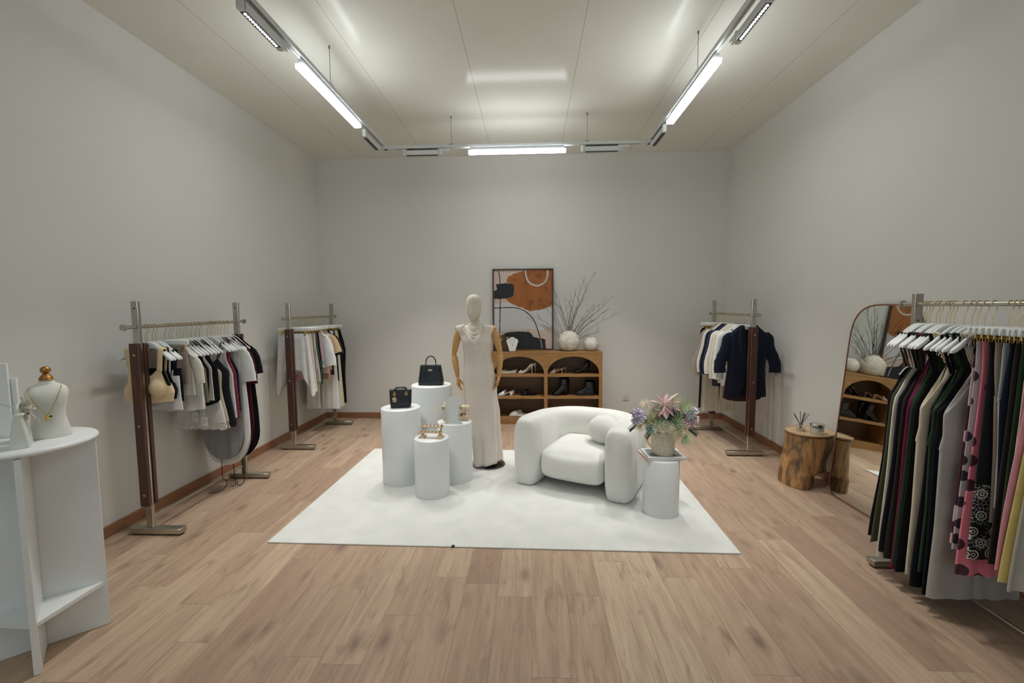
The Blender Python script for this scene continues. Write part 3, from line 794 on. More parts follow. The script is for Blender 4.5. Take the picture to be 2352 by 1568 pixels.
# ---- rack by the left wall: crop tops, camisoles and blouses
A_ = [
 (3.043, 's', 'bra', 'nude', 'bra_top', 'nude moulded bra top, frontmost on the rack by the left wall', 'top', 'nude bra top', dict(L=.42, w=.19, rz=-.02)),
 (3.062, 's', 'bra', 'ink', 'bra_top', 'black bra top hanging just behind the nude bra top', 'top', 'black bra top', dict(L=.41, w=.195, sw=.014)),
 (3.101, 's', 'bandeau', 'white', 'crop_top', 'white strappy crop top right behind the black bra top', 'top', 'white strappy crop top', dict(L=.47, w=.19, zt=.25, botf=lambda xn, f: -.03 * abs(xn), sw=.006)),
 (3.130, 's', 'bandeau', 'ink', 'bandeau_top', 'black bandeau top with wide straps behind the white strappy crop top', 'top', 'black bandeau top', dict(L=.44, w=.19, zt=.2, sw=.012)),
 (3.211, 'c', 'skirt', 'taupe', 'mesh_top', 'sheer taupe top on a clip hanger behind the black bandeau', 'top', 'sheer taupe top', dict(L=.33, w=.18, wb=.185)),
 (3.250, 's', 'tee', 'ivory', 'sleeved_top', 'sheer ivory top with short flared sleeves on the left rack', 'top', 'sheer ivory top', dict(L=.42, w=.18, sl=.19, so=.03, sr=.045, drop=.07)),
 (3.278, 's', 'tank', 'white', 'crop_top', 'wide white crop tank with a straight hem on the left rack', 'top', 'wide white crop tank', dict(L=.54, w=.215, wb=.222, botf=lambda xn, f: .018 * xn * xn - .01)),
 (3.324, 's', 'tank', 'tan', 'tank_top', 'tan knitted tank top between the white crop tank and the sage one', 'top', 'tan tank top', dict(L=.53, w=.185, wb=.195)),
 (3.354, 's', 'tank', 'sage', 'tank_top', 'sage green satin tank top on the left rack', 'top', 'sage green tank', dict(L=.50, w=.19, wb=.197, th=.014)),
 (3.392, 's', 'tank', 'ink', 'tank_top', 'black fitted tank top behind the sage green one', 'top', 'black fitted tank', dict(L=.49, w=.185, wb=.17, s0=.15)),
 (3.430, 's', 'tank', 'offwhite', 'twist_top', 'off white top with a twisted waist beside the black fitted tank', 'top', 'off white twisted top', dict(L=.50, w=.182, wb=.186, fold=(6, .008))),
 (3.472, 's', 'tank', 'ink', 'curved_hem_top', 'long black top with a curved hem in the middle of the left rack', 'top', 'long black curved top', dict(L=.56, w=.20, s0=.15, botf=hem_round(.07), drop=.09,
     tag=[(.085, -.022, -.745, None)])),
 (3.518, 's', 'cami', 'white', 'camisole', 'white satin camisole with a pale lace hem', 'top', 'white lace camisole', dict(L=.70, w=.185, wb=.215, lace=F['lacew'], tag=[(-.02, -.03, -.715, None)])),
 (3.560, 's', 'cami', 'champagne', 'camisole', 'champagne satin camisole with a beige lace hem', 'top', 'champagne camisole', dict(L=.70, w=.185, wb=.205, lace=F['lacec'])),
 (3.650, 's', 'cami', 'charcoal', 'camisole', 'charcoal camisole with a black lace hem', 'top', 'charcoal camisole', dict(L=.71, w=.19, wb=.21, lace=F['laceb'], dip=.07)),
 (3.684, 's', 'tank', 'white', 'tank_top', 'slim white tank top behind the charcoal camisole', 'top', 'slim white tank', dict(L=.70, w=.18, wb=.2)),
 (3.713, 's', 'tank', 'glitter', 'glitter_top', 'burgundy glitter top on the left rack', 'top', 'burgundy glitter top', dict(L=.71, w=.19, wb=.198, s0=.15)),
 (3.743, 's', 'tank', 'navy', 'tank_top', 'navy sleeveless top behind the burgundy glitter top', 'top', 'navy sleeveless top', dict(L=.66, w=.19, wb=.2)),
 (3.776, 's', 'tank', 'lightgrey', 'long_shirt', 'grey long shirt with a rounded tail on the left rack', 'shirt', 'grey long shirt', dict(L=1.10, w=.19, wb=.19, s0=.14, botf=hem_round(.26), strings=[(F['burgundy'], [(-.02, .004, -1.0), (-.03, .004, -1.15), (-.01, -.03, -1.36), (.03, -.03, -1.40), (.0, -.06, -1.468), (-.08, -.12, -1.471)])])),
 (3.814, 's', 'tee', 'white', 'white_tee', 'white tunic with elbow sleeves and a deep rounded tail', 'shirt', 'white tunic', dict(L=1.16, w=.2, wb=.225, sl=.27, so=.030, sr=.062, sr1=.075, botf=hem_round(.3), th=.016, fold=(3, .009), strings=[(F['offwhite'], [(.0, -.03, -.8), (-.02, -.03, -1.0), (.0, -.035, -1.18), (-.005, -.035, -1.27)])])),
 (3.860, 's', 'tee', 'burgundy', 'blouse', 'burgundy blouse with draped sleeves and a long rounded tail', 'shirt', 'burgundy blouse', dict(L=1.12, w=.21, wb=.235, sl=.30, so=.022, sr=.058, sr1=.062, botf=hem_round(.3), th=.016, strings=[(F['burgundy'], [(.03, .0, -1.0), (.02, -.01, -1.2), (.035, -.02, -1.40), (.04, -.03, -1.465), (.01, -.05, -1.472)])])),
 (3.905, 's', 'tee', 'black', 'blouse', 'black blouse at the far end of the left rack', 'shirt', 'black blouse', dict(L=1.14, w=.22, wb=.245, sl=.22, so=.045, sr=.066, sr1=.064, botf=hem_round(.3), th=.016, strings=[(F['ink'], [(.08, -.02, -1.0), (.09, -.03, -1.2), (.10, -.035, -1.42), (.085, -.06, -1.471), (.05, -.06, -1.468), (.045, -.05, -1.44)])])),
]
put(-2.715, 1.478, A_, 'tops on the rack by the left wall', 'hangers on the rack by the left wall', .03)

# ---- rack in the back left corner: skirts and shorts on clips
def hem_hank(xn, f): return -.17 * abs(xn) ** 2.2 + .02 * math.sin(9 * xn)
B_ = [
 (4.975, 'c', 'skirt', 'white', 'draped_skirt', 'white draped skirt with pointed side panels, frontmost in the back left corner', 'skirt', 'white draped skirt', dict(L=.60, w=.19, wb=.235, th=.02, botf=lambda xn, f: .12 - .30 * sst((abs(xn) - .3) / .6) + .05 * sst((abs(xn) - .93) / .07), fold=(5, .014), rz=.0)),
 (5.030, 'c', 'skirt', 'cream', 'draped_skirt', 'cream skirt with pointed corners just behind the white draped skirt', 'skirt', 'cream pointed skirt', dict(L=.62, w=.19, wb=.225, botf=lambda xn, f: .10 - .22 * abs(xn), fold=(4, .01))),
 (5.068, 'c', 'skirt', 'rose', 'pink_skirt', 'rose pink skirt with a ragged hem between cream and striped skirts', 'skirt', 'rose pink skirt', dict(L=.62, w=.17, wb=.2, botf=hem_wave(.03, 3))),
 (5.102, 'c', 'skirt', 'greystripe', 'striped_skirt', 'grey and white striped skirt in the back left corner', 'skirt', 'grey striped skirt', dict(L=.54, w=.18, wb=.2)),
 (5.142, 'c', 'skirt', 'greige', 'satin_skirt', 'greige skirt with a slanted hem before the green skirt', 'skirt', 'greige slanted skirt', dict(L=.58, w=.18, wb=.215, botf=lambda xn, f: -.07 * xn)),
 (5.190, 'c', 'skirt', 'green', 'green_skirt', 'leaf green satin skirt with a pointed hem', 'skirt', 'leaf green skirt', dict(L=.58, w=.18, wb=.225, botf=lambda xn, f: -.10 * xn, fold=(3, .01))),
 (5.232, 'c', 'skirt', 'ink', 'short_skirt', 'black short skirt right behind the green satin skirt', 'skirt', 'black short skirt', dict(L=.62, w=.18, wb=.215)),
 (5.268, 'c', 'shorts', 'rose', 'pink_shorts', 'pink shorts on the corner rack between black skirt and wave striped shorts', 'shorts', 'pink shorts', dict(L=.4, w=.18, wb=.19)),
 (5.302, 'c', 'shorts', 'bwstripe', 'striped_shorts', 'black and white wave striped shorts on the corner rack', 'shorts', 'wave striped shorts', dict(L=.46, w=.18, wb=.19)),
 (5.352, 's', 'shirt', 'white', 'long_sleeve_top', 'white long sleeved blouse in the middle of the corner rack', 'shirt', 'white long sleeved blouse', dict(L=.50, w=.19, wb=.195, sl=.34, so=.045, sr=.058, sr1=.075, th=.014)),
 (5.398, 's', 'tee', 'blush', 'blush_blouse', 'blush pink blouse hanging behind the white long sleeved blouse', 'shirt', 'blush pink blouse', dict(L=.58, w=.19, wb=.2, sl=.30, so=.03, sr=.055)),
 (5.432, 'c', 'shorts', 'lacet', 'lace_shorts', 'tan lace trimmed shorts low on the corner rack', 'shorts', 'tan lace shorts', dict(L=.66, w=.19, wb=.2, fold=(5, .01))),
 (5.472, 's', 'tee', 'sand', 'beige_blouse', 'beige blouse with wide short sleeves on the corner rack', 'shirt', 'beige wide sleeved blouse', dict(L=.55, w=.19, wb=.2, sl=.2, so=.075, sr=.07, sr1=.07, sf=.4)),
 (5.525, 's', 'tee', 'mocha', 'dark_blouse', 'dark brown blouse with puffed sleeves on the corner rack', 'shirt', 'dark brown blouse', dict(L=.62, w=.2, wb=.21, sl=.22, so=.09, sr=.075, sr1=.06, sf=.4)),
 (5.580, 'c', 'trousers', 'offwhite', 'white_trousers', 'off white cropped trousers behind the dark brown blouse', 'trousers', 'off white cropped trousers', dict(L=1.06, w=.2)),
 (5.625, 'c', 'skirt', 'white', 'midi_skirt', 'white midi skirt on the corner rack, nearer of two', 'skirt', 'nearer white midi skirt', dict(L=1.08, w=.19, wb=.22)),
 (5.668, 'c', 'skirt', 'navy', 'midi_skirt', 'navy skirt between the two white midi skirts', 'skirt', 'navy skirt', dict(L=.72, w=.19, wb=.21)),
 (5.712, 'c', 'skirt', 'ivory', 'midi_skirt', 'ivory midi skirt behind the navy skirt on the corner rack', 'skirt', 'ivory midi skirt', dict(L=1.07, w=.19, wb=.22)),
 (5.758, 'c', 'skirt', 'straw', 'midi_skirt', 'pale yellow midi skirt near the far end of the corner rack', 'skirt', 'pale yellow midi skirt', dict(L=1.07, w=.19, wb=.225)),
 (5.800, 'c', 'skirt', 'ink', 'short_skirt', 'black gathered skirt beside the pale yellow midi skirt', 'skirt', 'black gathered skirt', dict(L=.62, w=.19, wb=.225)),
 (5.860, 'c', 'trousers', 'black', 'black_trousers', 'black trousers at the far end of the corner rack', 'trousers', 'black trousers', dict(L=1.05, w=.225, leg=.11)),
]
put(-2.692, 1.483, B_, 'skirts and tops in the back left corner', 'hangers in the back left corner', .03)

# ---- rack in the back right corner: blazers
C_ = [
 (4.868, 's', 'blazer', 'midnight', 'navy_blazer', 'midnight blue blazer with scrunched sleeves, frontmost in the right corner', 'blazer', 'midnight blue scrunched blazer', dict(L=.77, sl=.36, so=.035, wr=.09, cuff=.062, lap=.06, open=.05, lining=F['black'], rz=0, tag=[(.02, -.028, -.245, 'VE-O')])),
 (4.962, 's', 'cami', 'mocha', 'slip_camisole', 'dark brown slip top peeping out under the midnight blue blazer', 'top', 'dark brown slip top', dict(L=.84, w=.19, wb=.21, botf=hem_round(.05))),
 (5.020, 's', 'blazer', 'white', 'white_blazer', 'bright white blazer right behind the midnight blue one', 'blazer', 'bright white blazer', dict(L=.68, sl=.45, so=-.005, buttons=True, open=.03)),
 (5.105, 's', 'blazer', 'cream', 'cream_blazer', 'cream blazer with long sleeves in the back right corner', 'blazer', 'cream blazer', dict(L=.66, sl=.46, so=0, open=.03)),
 (5.185, 's', 'blazer', 'ivory', 'ivory_blazer', 'ivory blazer with three cuff buttons behind the cream one', 'blazer', 'ivory buttoned blazer', dict(L=.64, sl=.42, so=.02, buttons=True, open=.03)),
 (5.260, 's', 'blazer', 'pinstripe', 'pinstripe_blazer', 'navy pinstripe blazer in the back right corner', 'blazer', 'navy pinstripe blazer', dict(L=.72, sl=.44, so=.01, open=.03)),
 (5.335, 's', 'blazer', 'navy', 'navy_blazer', 'plain navy blazer behind the pinstripe one', 'blazer', 'plain navy blazer', dict(L=.64, sl=.44, so=.02, open=.03)),
 (5.410, 's', 'blazer', 'offwhite', 'white_blazer', 'off white blazer between plain navy and taupe blazers', 'blazer', 'off white blazer', dict(L=.60, sl=.43, so=.02, open=.03)),
 (5.490, 's', 'blazer', 'taupe', 'taupe_blazer', 'taupe blazer on the corner rack, sleeves reaching left', 'blazer', 'taupe blazer', dict(L=.62, sl=.48, so=.05, open=.03)),
 (5.556, 'c', 'trousers', 'cream', 'wide_trousers', 'cream wide trousers, nearer of two under the blazers', 'trousers', 'nearer cream trousers', dict(L=1.09, w=.205, leg=.1)),
 (5.606, 'c', 'trousers', 'stone', 'wide_trousers', 'stone coloured wide trousers behind the cream ones', 'trousers', 'stone wide trousers', dict(L=1.08, w=.205, leg=.1)),
 (5.656, 'c', 'trousers', 'black', 'wide_trousers', 'black wide trousers at the far end of the blazer rack', 'trousers', 'black wide trousers', dict(L=1.07, w=.22, leg=.105)),
 (5.700, 'c', 'skirt', 'ink', 'black_skirt', 'black skirt last on the blazer rack', 'skirt', 'last black skirt', dict(L=.42, w=.2, wb=.215)),
]
put(2.312, 1.49, C_, 'blazers and trousers in the back right corner', 'hangers in the back right corner', .02)

# ---- rack at the right edge: long dresses, jumpsuits and clipped skirts
D_ = [
 (2.666, 's', 'dress', 'ink', 'slip_dress', 'black dress with white piping, farthest on the right rack beside the mirror', 'dress', 'white piped black dress', dict(waist=.98, zt=.25, sd=.07, L=1.26, w=.19, wb=.245, binding=F['white'], smat=1, rz=0, fold=(3, .008))),
 (2.646, 's', 'dress', 'olive', 'slip_dress', 'olive satin dress next to the black dress with white piping', 'dress', 'olive satin dress', dict(waist=.98, zt=.25, sd=.07, L=1.28, w=.19, wb=.245, fold=(3, .009), botf=hem_round(-.02))),
 (2.627, 's', 'dress', 'ivory', 'slip_dress', 'ivory white slip dress seen as a narrow strip beside the olive dress', 'dress', 'ivory slip dress', dict(waist=.98, zt=.25, sd=.07, L=1.37, w=.19, wb=.225, fold=(3, .007))),
 (2.586, 's', 'dress', 'ink', 'black_dress', 'wide black linen dress between the ivory slip and the charcoal dress', 'dress', 'wide black linen dress', dict(waist=.98, zt=.25, sd=.07, L=1.32, w=.2, wb=.235, sw=.012, th=.016, fold=(2, .008))),
 (2.565, 's', 'dress', 'darkbrown', 'charcoal_dress', 'dark charcoal dress right behind the wide black linen dress', 'dress', 'dark charcoal dress', dict(waist=.98, zt=.25, sd=.07, L=1.35, w=.19, wb=.22, sw=.012)),
 (2.522, 's', 'dress', 'plum', 'plum_dress', 'deep plum satin dress on the right rack', 'dress', 'deep plum dress', dict(waist=.98, zt=.16, sd=.16, L=1.38, w=.195, wb=.222, sw=.014, fold=(3, .01))),
 (2.503, 's', 'dress', 'forest', 'green_dress', 'dark green dress between the plum dress and the long black one', 'dress', 'dark green dress', dict(waist=.98, zt=.16, sd=.16, L=1.36, w=.19, wb=.215, sw=.014)),
 (2.482, 's', 'dress', 'black', 'black_dress', 'long black dress right behind the beige crinkled jumpsuit', 'dress', 'long black dress', dict(waist=.98, zt=.25, sd=.07, L=1.38, w=.19, wb=.22, sw=.01)),
 (2.426, 's', 'jumpsuit', 'beigecr', 'beige_dress', 'beige crinkled jumpsuit with wide straps beside the plum dress', 'jumpsuit', 'beige crinkled jumpsuit', dict(L=1.36, w=.205, th=.016)),
 (2.384, 's', 'dress', 'ink', 'black_dress', 'black dress with braided straps just behind the emerald jumpsuit', 'dress', 'braided strap black dress', dict(waist=.98, zt=.25, sd=.07, L=1.40, w=.19, wb=.22, sw=.008)),
 (2.356, 's', 'jumpsuit', 'emerald', 'green_jumpsuit', 'emerald green jumpsuit with a pointed bodice on the right rack', 'jumpsuit', 'emerald jumpsuit', dict(L=1.30, w=.2, th=.014)),
 (2.318, 's', 'jumpsuit', 'ink', 'black_jumpsuit', 'black jumpsuit with long legs beside the grey crinkled one', 'jumpsuit', 'black jumpsuit', dict(L=1.40, w=.21, braid=True)),
 (2.280, 's', 'jumpsuit', 'greycr', 'grey_jumpsuit', 'grey crinkled jumpsuit with braided straps', 'jumpsuit', 'grey crinkled jumpsuit', dict(L=1.39, w=.215, th=.016, braid=True)),
 (2.205, 'c', 'skirt', 'dotburg', 'dotted_skirt', 'burgundy skirt with large pale pink dots', 'skirt', 'burgundy dotted skirt', dict(L=1.06, w=.16, wb=.2, wt=.13, fold=(4, .008))),
 (2.180, 'c', 'skirt', 'dotgrey', 'sheer_skirt', 'sheer grey skirt with dark dots beside the pink dotted one', 'skirt', 'sheer grey dotted skirt', dict(L=1.08, w=.17, wb=.205, fold=(5, .009))),
 (2.155, 'c', 'skirt', 'dotpink', 'dotted_skirt', 'sheer pink skirt with dark dots', 'skirt', 'pink dotted skirt', dict(L=1.19, w=.165, wb=.21, fold=(5, .010))),
 (2.122, 'c', 'skirt', 'embroid', 'embroidered_skirt', 'black skirt with white flower embroidery at the hem', 'skirt', 'embroidered black skirt', dict(L=1.09, w=.17, wb=.2)),
 (2.093, 'c', 'trousers', 'taupe', 'taupe_trousers', 'taupe gathered trousers beside the embroidered black skirt', 'trousers', 'taupe gathered trousers', dict(L=.90, w=.15)),
 (2.062, 'c', 'trousers', 'greyblue', 'pale_trousers', 'pale grey blue trousers with an elastic waist', 'trousers', 'pale grey blue trousers', dict(L=.82, w=.165)),
 (2.033, 'c', 'trousers', 'navy', 'navy_trousers', 'navy trousers on the right rack with a black clip', 'trousers', 'navy trousers', dict(L=1.05, w=.19)),
 (2.008, 'c', 'skirt', 'darkbrown', 'brown_skirt', 'dark brown long skirt beside the navy trousers', 'skirt', 'dark brown skirt', dict(L=1.05, w=.18, wb=.21)),
 (1.984, 'c', 'skirt', 'forest', 'green_skirt', 'forest green long skirt at the right edge of the photo', 'skirt', 'forest green skirt', dict(L=1.02, w=.18, wb=.21)),
 (1.960, 'c', 'skirt', 'blush', 'blush_skirt', 'blush long skirt between forest green and pink skirts', 'skirt', 'blush skirt', dict(L=1.02, w=.18, wb=.21)),
 (1.932, 'c', 'skirt', 'pinkskirt', 'pink_skirt', 'pink flared skirt at the right edge beside the yellow one', 'skirt', 'pink flared skirt', dict(L=1.03, w=.19, wb=.27, fold=(4, .012))),
 (1.902, 'c', 'skirt', 'lemon', 'yellow_skirt', 'soft yellow flared skirt at the right edge', 'skirt', 'soft yellow skirt', dict(L=1.07, w=.19, wb=.27, fold=(4, .012))),
 (1.872, 'c', 'skirt', 'greige', 'greige_skirt', 'pale grey skirt in the bottom right of the photo', 'skirt', 'pale grey skirt', dict(L=1.09, w=.19, wb=.27, fold=(4, .012))),
]
put(2.25, 1.595, D_, 'dresses and skirts on the rack at the right edge', 'hangers on the rack at the right edge', .02)
# ------------------------------------------------------------------ rug
def rug_mat():
    k = NT('rug_pile'); tc = k.n('TexCoord'); wn = k.n('TexNoise', {'Vector': (tc, 'Object'), 'Scale': 2.2, 'Detail': 2.0}); mp = k.n('VectorMath', {0: (tc, 'Object'), 1: k.n('VectorMath', {0: (wn, 'Color'), 1: (.10, .10, 0)}, operation='MULTIPLY')}, operation='ADD')
    br = k.n('TexBrick', {'Vector': mp, 'Scale': 5.2, 'Mortar Size': .010, 'Mortar Smooth': .6, 'Brick Width': .9, 'Row Height': .62, 'Color1': (0, 0, 0, 1), 'Color2': (0, 0, 0, 1), 'Mortar': (1, 1, 1, 1)})
    n = k.n('TexNoise', {'Vector': (tc, 'Object'), 'Scale': 5.0, 'Detail': 3.0}); fine = k.n('TexNoise', {'Vector': (tc, 'Object'), 'Scale': 320.0, 'Detail': 2.0})
    pk = k.ramp((n, 0), [(.42, (0, 0, 0, 1)), (.6, (1, 1, 1, 1))])
    ln = k.math('MULTIPLY', (br, 0), pk)
    c = k.ramp((n, 0), [(.35, C(214, 214, 209)), (.65, C(223, 222, 218))])
    c = k.mix(ln, (c, 0), C(229, 229, 226))
    h = k.math('ADD', k.math('MULTIPLY', (fine, 0), .5), ln)
    k.bsdf(c, .95, bump=h, bs=.35, bd=.006, Sheen_Weight=.2)
    return k.m
rg = thing('area_rug', 'white low pile rug with faint broken line relief under the seating display', 'rug', (-.215, 3.858, 0), -.017)
MB().box((0, 0, .005), (3.15, 2.02, .010), bev=.004).build('pile', rug_mat(), rg)
t_ = MB(); t_.box((-.292, -1.0112, .0052), (.022, .0012, .009)); t_.box((-.292, -1.002, .0106), (.02, .016, .0012)); t_.build('brand_tab', INK, rg)

# ------------------------------------------------------------------ pedestals
def pedestal(label, x, y, r, h, z0=.0102):
    m = MB(); m.lathe([(r - .001, 0), (r, .002), (r, h - z0 - .003), (r - .003, h - z0)], 72, caps=(True, True))
    o = m.build('display_pedestal', WHITE_LACQ, None, (x, y, z0), smooth=50)
    return tag(o, label, 'pedestal', 'white cylinder pedestals')
pedestal('white cylinder pedestal carrying the quilted black handbag', -1.188, 3.985, .175, .692)
pedestal('white cylinder pedestal carrying the black top handle bag, tallest of the group', -.985, 4.355, .196, .836)
pedestal('white cylinder pedestal with the arched mirror and earrings beside the mannequin', -.7045, 4.04, .159, .549)
pedestal('white cylinder pedestal carrying the wooden ring stand, lowest of the group', -.8455, 3.70, .1455, .497)
pedestal('white cylinder pedestal under the magazines and flowers', .996, 3.405, .1345, .437)

# ------------------------------------------------------------------ boucle armchair
def boucle():
    k = NT('boucle'); v = k.obj()
    n1 = k.n('TexVoronoi', {'Vector': v, 'Scale': 190.0}); n2 = k.n('TexNoise', {'Vector': v, 'Scale': 160.0, 'Detail': 3.0}); n3 = k.n('TexNoise', {'Vector': v, 'Scale': 4.0})
    c = k.ramp((n3, 0), [(.3, C(222, 221, 215)), (.7, C(229, 228, 223))])
    h = k.math('ADD', k.math('MULTIPLY', (n1, 'Distance'), -.7), k.math('MULTIPLY', (n2, 0), .8))
    k.bsdf(c, .95, bump=h, bs=.3, bd=.003, Sheen_Weight=.4, Sheen_Roughness=.6)
    return k.m
BOU = boucle()
ch = thing('boucle_armchair', 'white boucle armchair with chunky rounded arms on the rug', 'armchair', (.487, 4.085, .0102), -.447)
m = MB(); rings = []
wid = .265; A = .418; yb = .36
path = []
n1 = 10; n2 = 16
RAD = .34
for i in range(n1 + 1): path.append((A, lerp(-.315, yb - RAD, i / n1)))
for i in range(1, n2 + 1): a = PI / 2 * i / n2; path.append((A - RAD + RAD * math.cos(a), yb - RAD + RAD * math.sin(a)))
for i in range(1, 6): path.append((lerp(A - RAD, -(A - RAD), i / 6), yb))
for i in range(n2 + 1): a = PI / 2 + PI / 2 * i / n2; path.append((-(A - RAD) + RAD * math.cos(a), yb - RAD + RAD * math.sin(a)))
for i in range(1, n1 + 1): path.append((-A, lerp(yb - RAD, -.315, i / n1)))
ext = [(0, .30), (.035, .66), (.075, .86), (.115, .96), (.15, 1.0)]
N = len(path)
full = [((A, -.315 - .118 + d), s_) for d, s_ in ext[:-1]] + [(p, 1.0) for p in path] + [((-A, -.315 - .118 + d), s_) for d, s_ in ext[:-1][::-1]]
K = len(full)
for i, (p, sc) in enumerate(full):
    q0 = full[max(i - 1, 0)][0]; q1 = full[min(i + 1, K - 1)][0]
    tx, ty = q1[0] - q0[0], q1[1] - q0[1]; L = math.hypot(tx, ty); nx, ny = ty / L, -tx / L
    yv = p[1]
    back = sst((yv + .30) / .55)
    H = lerp(.605, .578, back)
    ring = []; nn = 32
    for j in range(nn):
        a = 2 * PI * j / nn; ca, sa = math.cos(a), math.sin(a)
        # soft box: round on top, nearly square at the floor
        if sa >= 0: e = .62
        else: e = .22
        u = math.copysign(abs(ca) ** (.62 if sa >= 0 else .30), ca); w_ = math.copysign(abs(sa) ** (.8 if sa >= 0 else .30), sa)
        zc = H * .62; z = zc + w_ * (H - zc if sa >= 0 else zc)
        zz = zc + (z - zc) * (lerp(.80, 1, sc) if sa >= 0 else 1)
        bulge = 1 - .05 * (1 - min(1, z / .25)) if z < .25 else 1
        half = wid / 2 * u * (lerp(.35, 1, sc)) * bulge
        ring.append((p[0] + nx * half, p[1] + ny * half, zz))
    rings.append(ring)
m.loft(rings)
m.build('shell', BOU, ch, smooth=180, sub=1)
def rbox(c, d, r, bulge=(0, 0, 0), n=10):
    """rounded, slightly pillowed block"""
    m = MB(); vs = []; ids = {}
    def pt(i, j, k):
        key = (i, j, k)
        if key in ids: return ids[key]
        x, y, z = [2 * q / n - 1 for q in (i, j, k)]
        p = Vector((x * d[0] / 2, y * d[1] / 2, z * d[2] / 2))
        core = Vector([max(-d[a] / 2 + r, min(d[a] / 2 - r, p[a])) for a in range(3)])
        v = p - core
        if v.length > 1e-9: p = core + v.normalized() * min(r, v.length if v.length < r else r)
        p.x += bulge[0] * x * (1 - y * y) * (1 - z * z); p.y += bulge[1] * y * (1 - x * x) * (1 - z * z); p.z += bulge[2] * z * (1 - x * x) * (1 - y * y)
        ids[key] = len(vs); vs.append(Vector(c) + p); return ids[key]
    fs = []
    for i in range(n):
        for j in range(n):
            for k in (0, n):
                fs.append((pt(i, j, k), pt(i + 1, j, k), pt(i + 1, j + 1, k), pt(i, j + 1, k)))
                fs.append((pt(i, k, j), pt(i + 1, k, j), pt(i + 1, k, j + 1), pt(i, k, j + 1)))
                fs.append((pt(k, i, j), pt(k, i + 1, j), pt(k, i + 1, j + 1), pt(k, i, j + 1)))
    return m.add(vs, fs)
seat = rbox((0, -.06, .208), (.585, .66, .265), .085, (0.0, .035, .028), 12).build('seat_cushion', BOU, ch, smooth=180, sub=1)
sm = MB(); sm.tube([(x, -.3885 - .0325 * (1 - (x / .2925) ** 2), .178) for x in [(-.2 + .4 * i / 14) for i in range(15)]], .0022, 6); sm.build('seam', BOU, ch)
bm_ = MB(); bm_.sphere((0, 0, 0), .142, 32, 20, sc=(1, 1, .94))
bl = bm_.build('ball_cushion', BOU, None, (.660, 4.02, .482), smooth=180)
tag(bl, 'white boucle ball cushion leaning in the corner of the armchair', 'cushion')

# ------------------------------------------------------------------ handbags
LEATH = plain('black_leather', C(26, 34, 37), .36, nscale=260, namt=.1, bs=.25, bd=.0015)
LEATHQ = plain('black_lambskin', C(22, 24, 32), .34, nscale=120, namt=.08, bs=.1)
hb = thing('handbag', 'black leather top handle bag with flap and gold clasp on the tallest pedestal', 'handbag', (-.985, 4.35, .8365), .0)
rings = []
for z, w, d in ((0, .236, .112), (.004, .240, .116), (.05, .234, .106), (.10, .222, .088), (.15, .208, .066), (.183, .199, .052), (.188, .197, .048)):
    ring = []
    for j in range(28):
        a = 2 * PI * j / 28; ca, sa = math.cos(a), math.sin(a)
        ring.append((w / 2 * math.copysign(abs(ca) ** .18, ca), d / 2 * math.copysign(abs(sa) ** .25, sa), z))
    rings.append(ring)
MB().loft(rings).build('body', LEATH, hb, smooth=50)
fl = MB(); n = 14; rows = []
fz = [(.025, .1895), (.0, .1925), (-.027, .187), (-.0335, .16), (-.0385, .13), (-.040, .123)]
for (y, z), hw_ in zip(fz, (.099, .1, .1, .099, .088, .086)):
    rows.append([(lerp(-hw_, hw_, i / n), y, z) for i in range(n + 1)])
fl.loft(rows, closed=False); fo = fl.build('flap', LEATH, hb, smooth=60); q = fo.modifiers.new('thick', 'SOLIDIFY'); q.thickness = .003; q.offset = 1
for s_ in (-1, 1):
    MB().box((s_ * .099, -.02, .158), (.004, .042, .016), bev=.0015).build('side_strap', LEATH, hb)
MB().box((0, -.0425, .147), (.042, .004, .016), bev=.0015).build('clasp', plain('pale_gold', C(226, 214, 180), .25, 1.0), hb)
h_ = MB(); h_.tube([(-.051 * math.cos(PI * i / 16) * 1.0, 0, .196 + .0 + (.085) * math.sin(PI * i / 16) ** .8) for i in range(17)], [.0042] * 2 + [.0055] * 13 + [.0042] * 2, 10); h_.build('handle', LEATH, hb, smooth=180)
for s_ in (-1, 1): MB().box((s_ * .06, 0, .1945), (.05, .016, .004), bev=.0015).build('handle_tab', LEATH, hb)
cl = MB(); cl.box((-.043, -.0435, .15), (.004, .002, .085), bev=.0005); cl.box((-.043, -.0475, .085), (.032, .005, .046), bev=.006); cl.build('clochette', LEATH, hb)

def quilt():
    k = NT('cannage_leather'); tc = k.n('TexCoord'); sp = k.n('SeparateXYZ', {0: (tc, 'Object')})
    def lines(a, b, f):
        u = k.math('ADD', k.math('MULTIPLY', (sp, 0), a), k.math('MULTIPLY', (sp, 2), b)); fr = k.math('FRACT', k.math('ADD', k.math('MULTIPLY', u, f), 10.5))
        return k.math('ABSOLUTE', k.math('SUBTRACT', fr, .5))
    h = k.math('MINIMUM', k.math('MINIMUM', lines(1, 0, 26), lines(0, 1, 26)), k.math('MINIMUM', lines(.707, .707, 36.8), lines(.707, -.707, 36.8)))
    h = k.ramp(h, [(0, (0, 0, 0, 1)), (.25, (1, 1, 1, 1))])
    k.bsdf(C(22, 24, 33), .34, bump=h, bs=.4, bd=.003); return k.m
qb = thing('handbag', 'small quilted black handbag with gold eyelets and a round charm', 'handbag', (-1.185, 3.985, .6925), .20)
rings = []
for z, w, d in ((0, .168, .080), (.006, .178, .088), (.05, .188, .086), (.11, .193, .074), (.148, .196, .062), (.156, .194, .058)):
    ring = []
    for j in range(32):
        a = 2 * PI * j / 32; ca, sa = math.cos(a), math.sin(a)
        ring.append((w / 2 * math.copysign(abs(ca) ** .2, ca), d / 2 * math.copysign(abs(sa) ** .28, sa), z + (.008 * abs(ca) ** 6 if z > .1 else 0)))
    rings.append(ring)
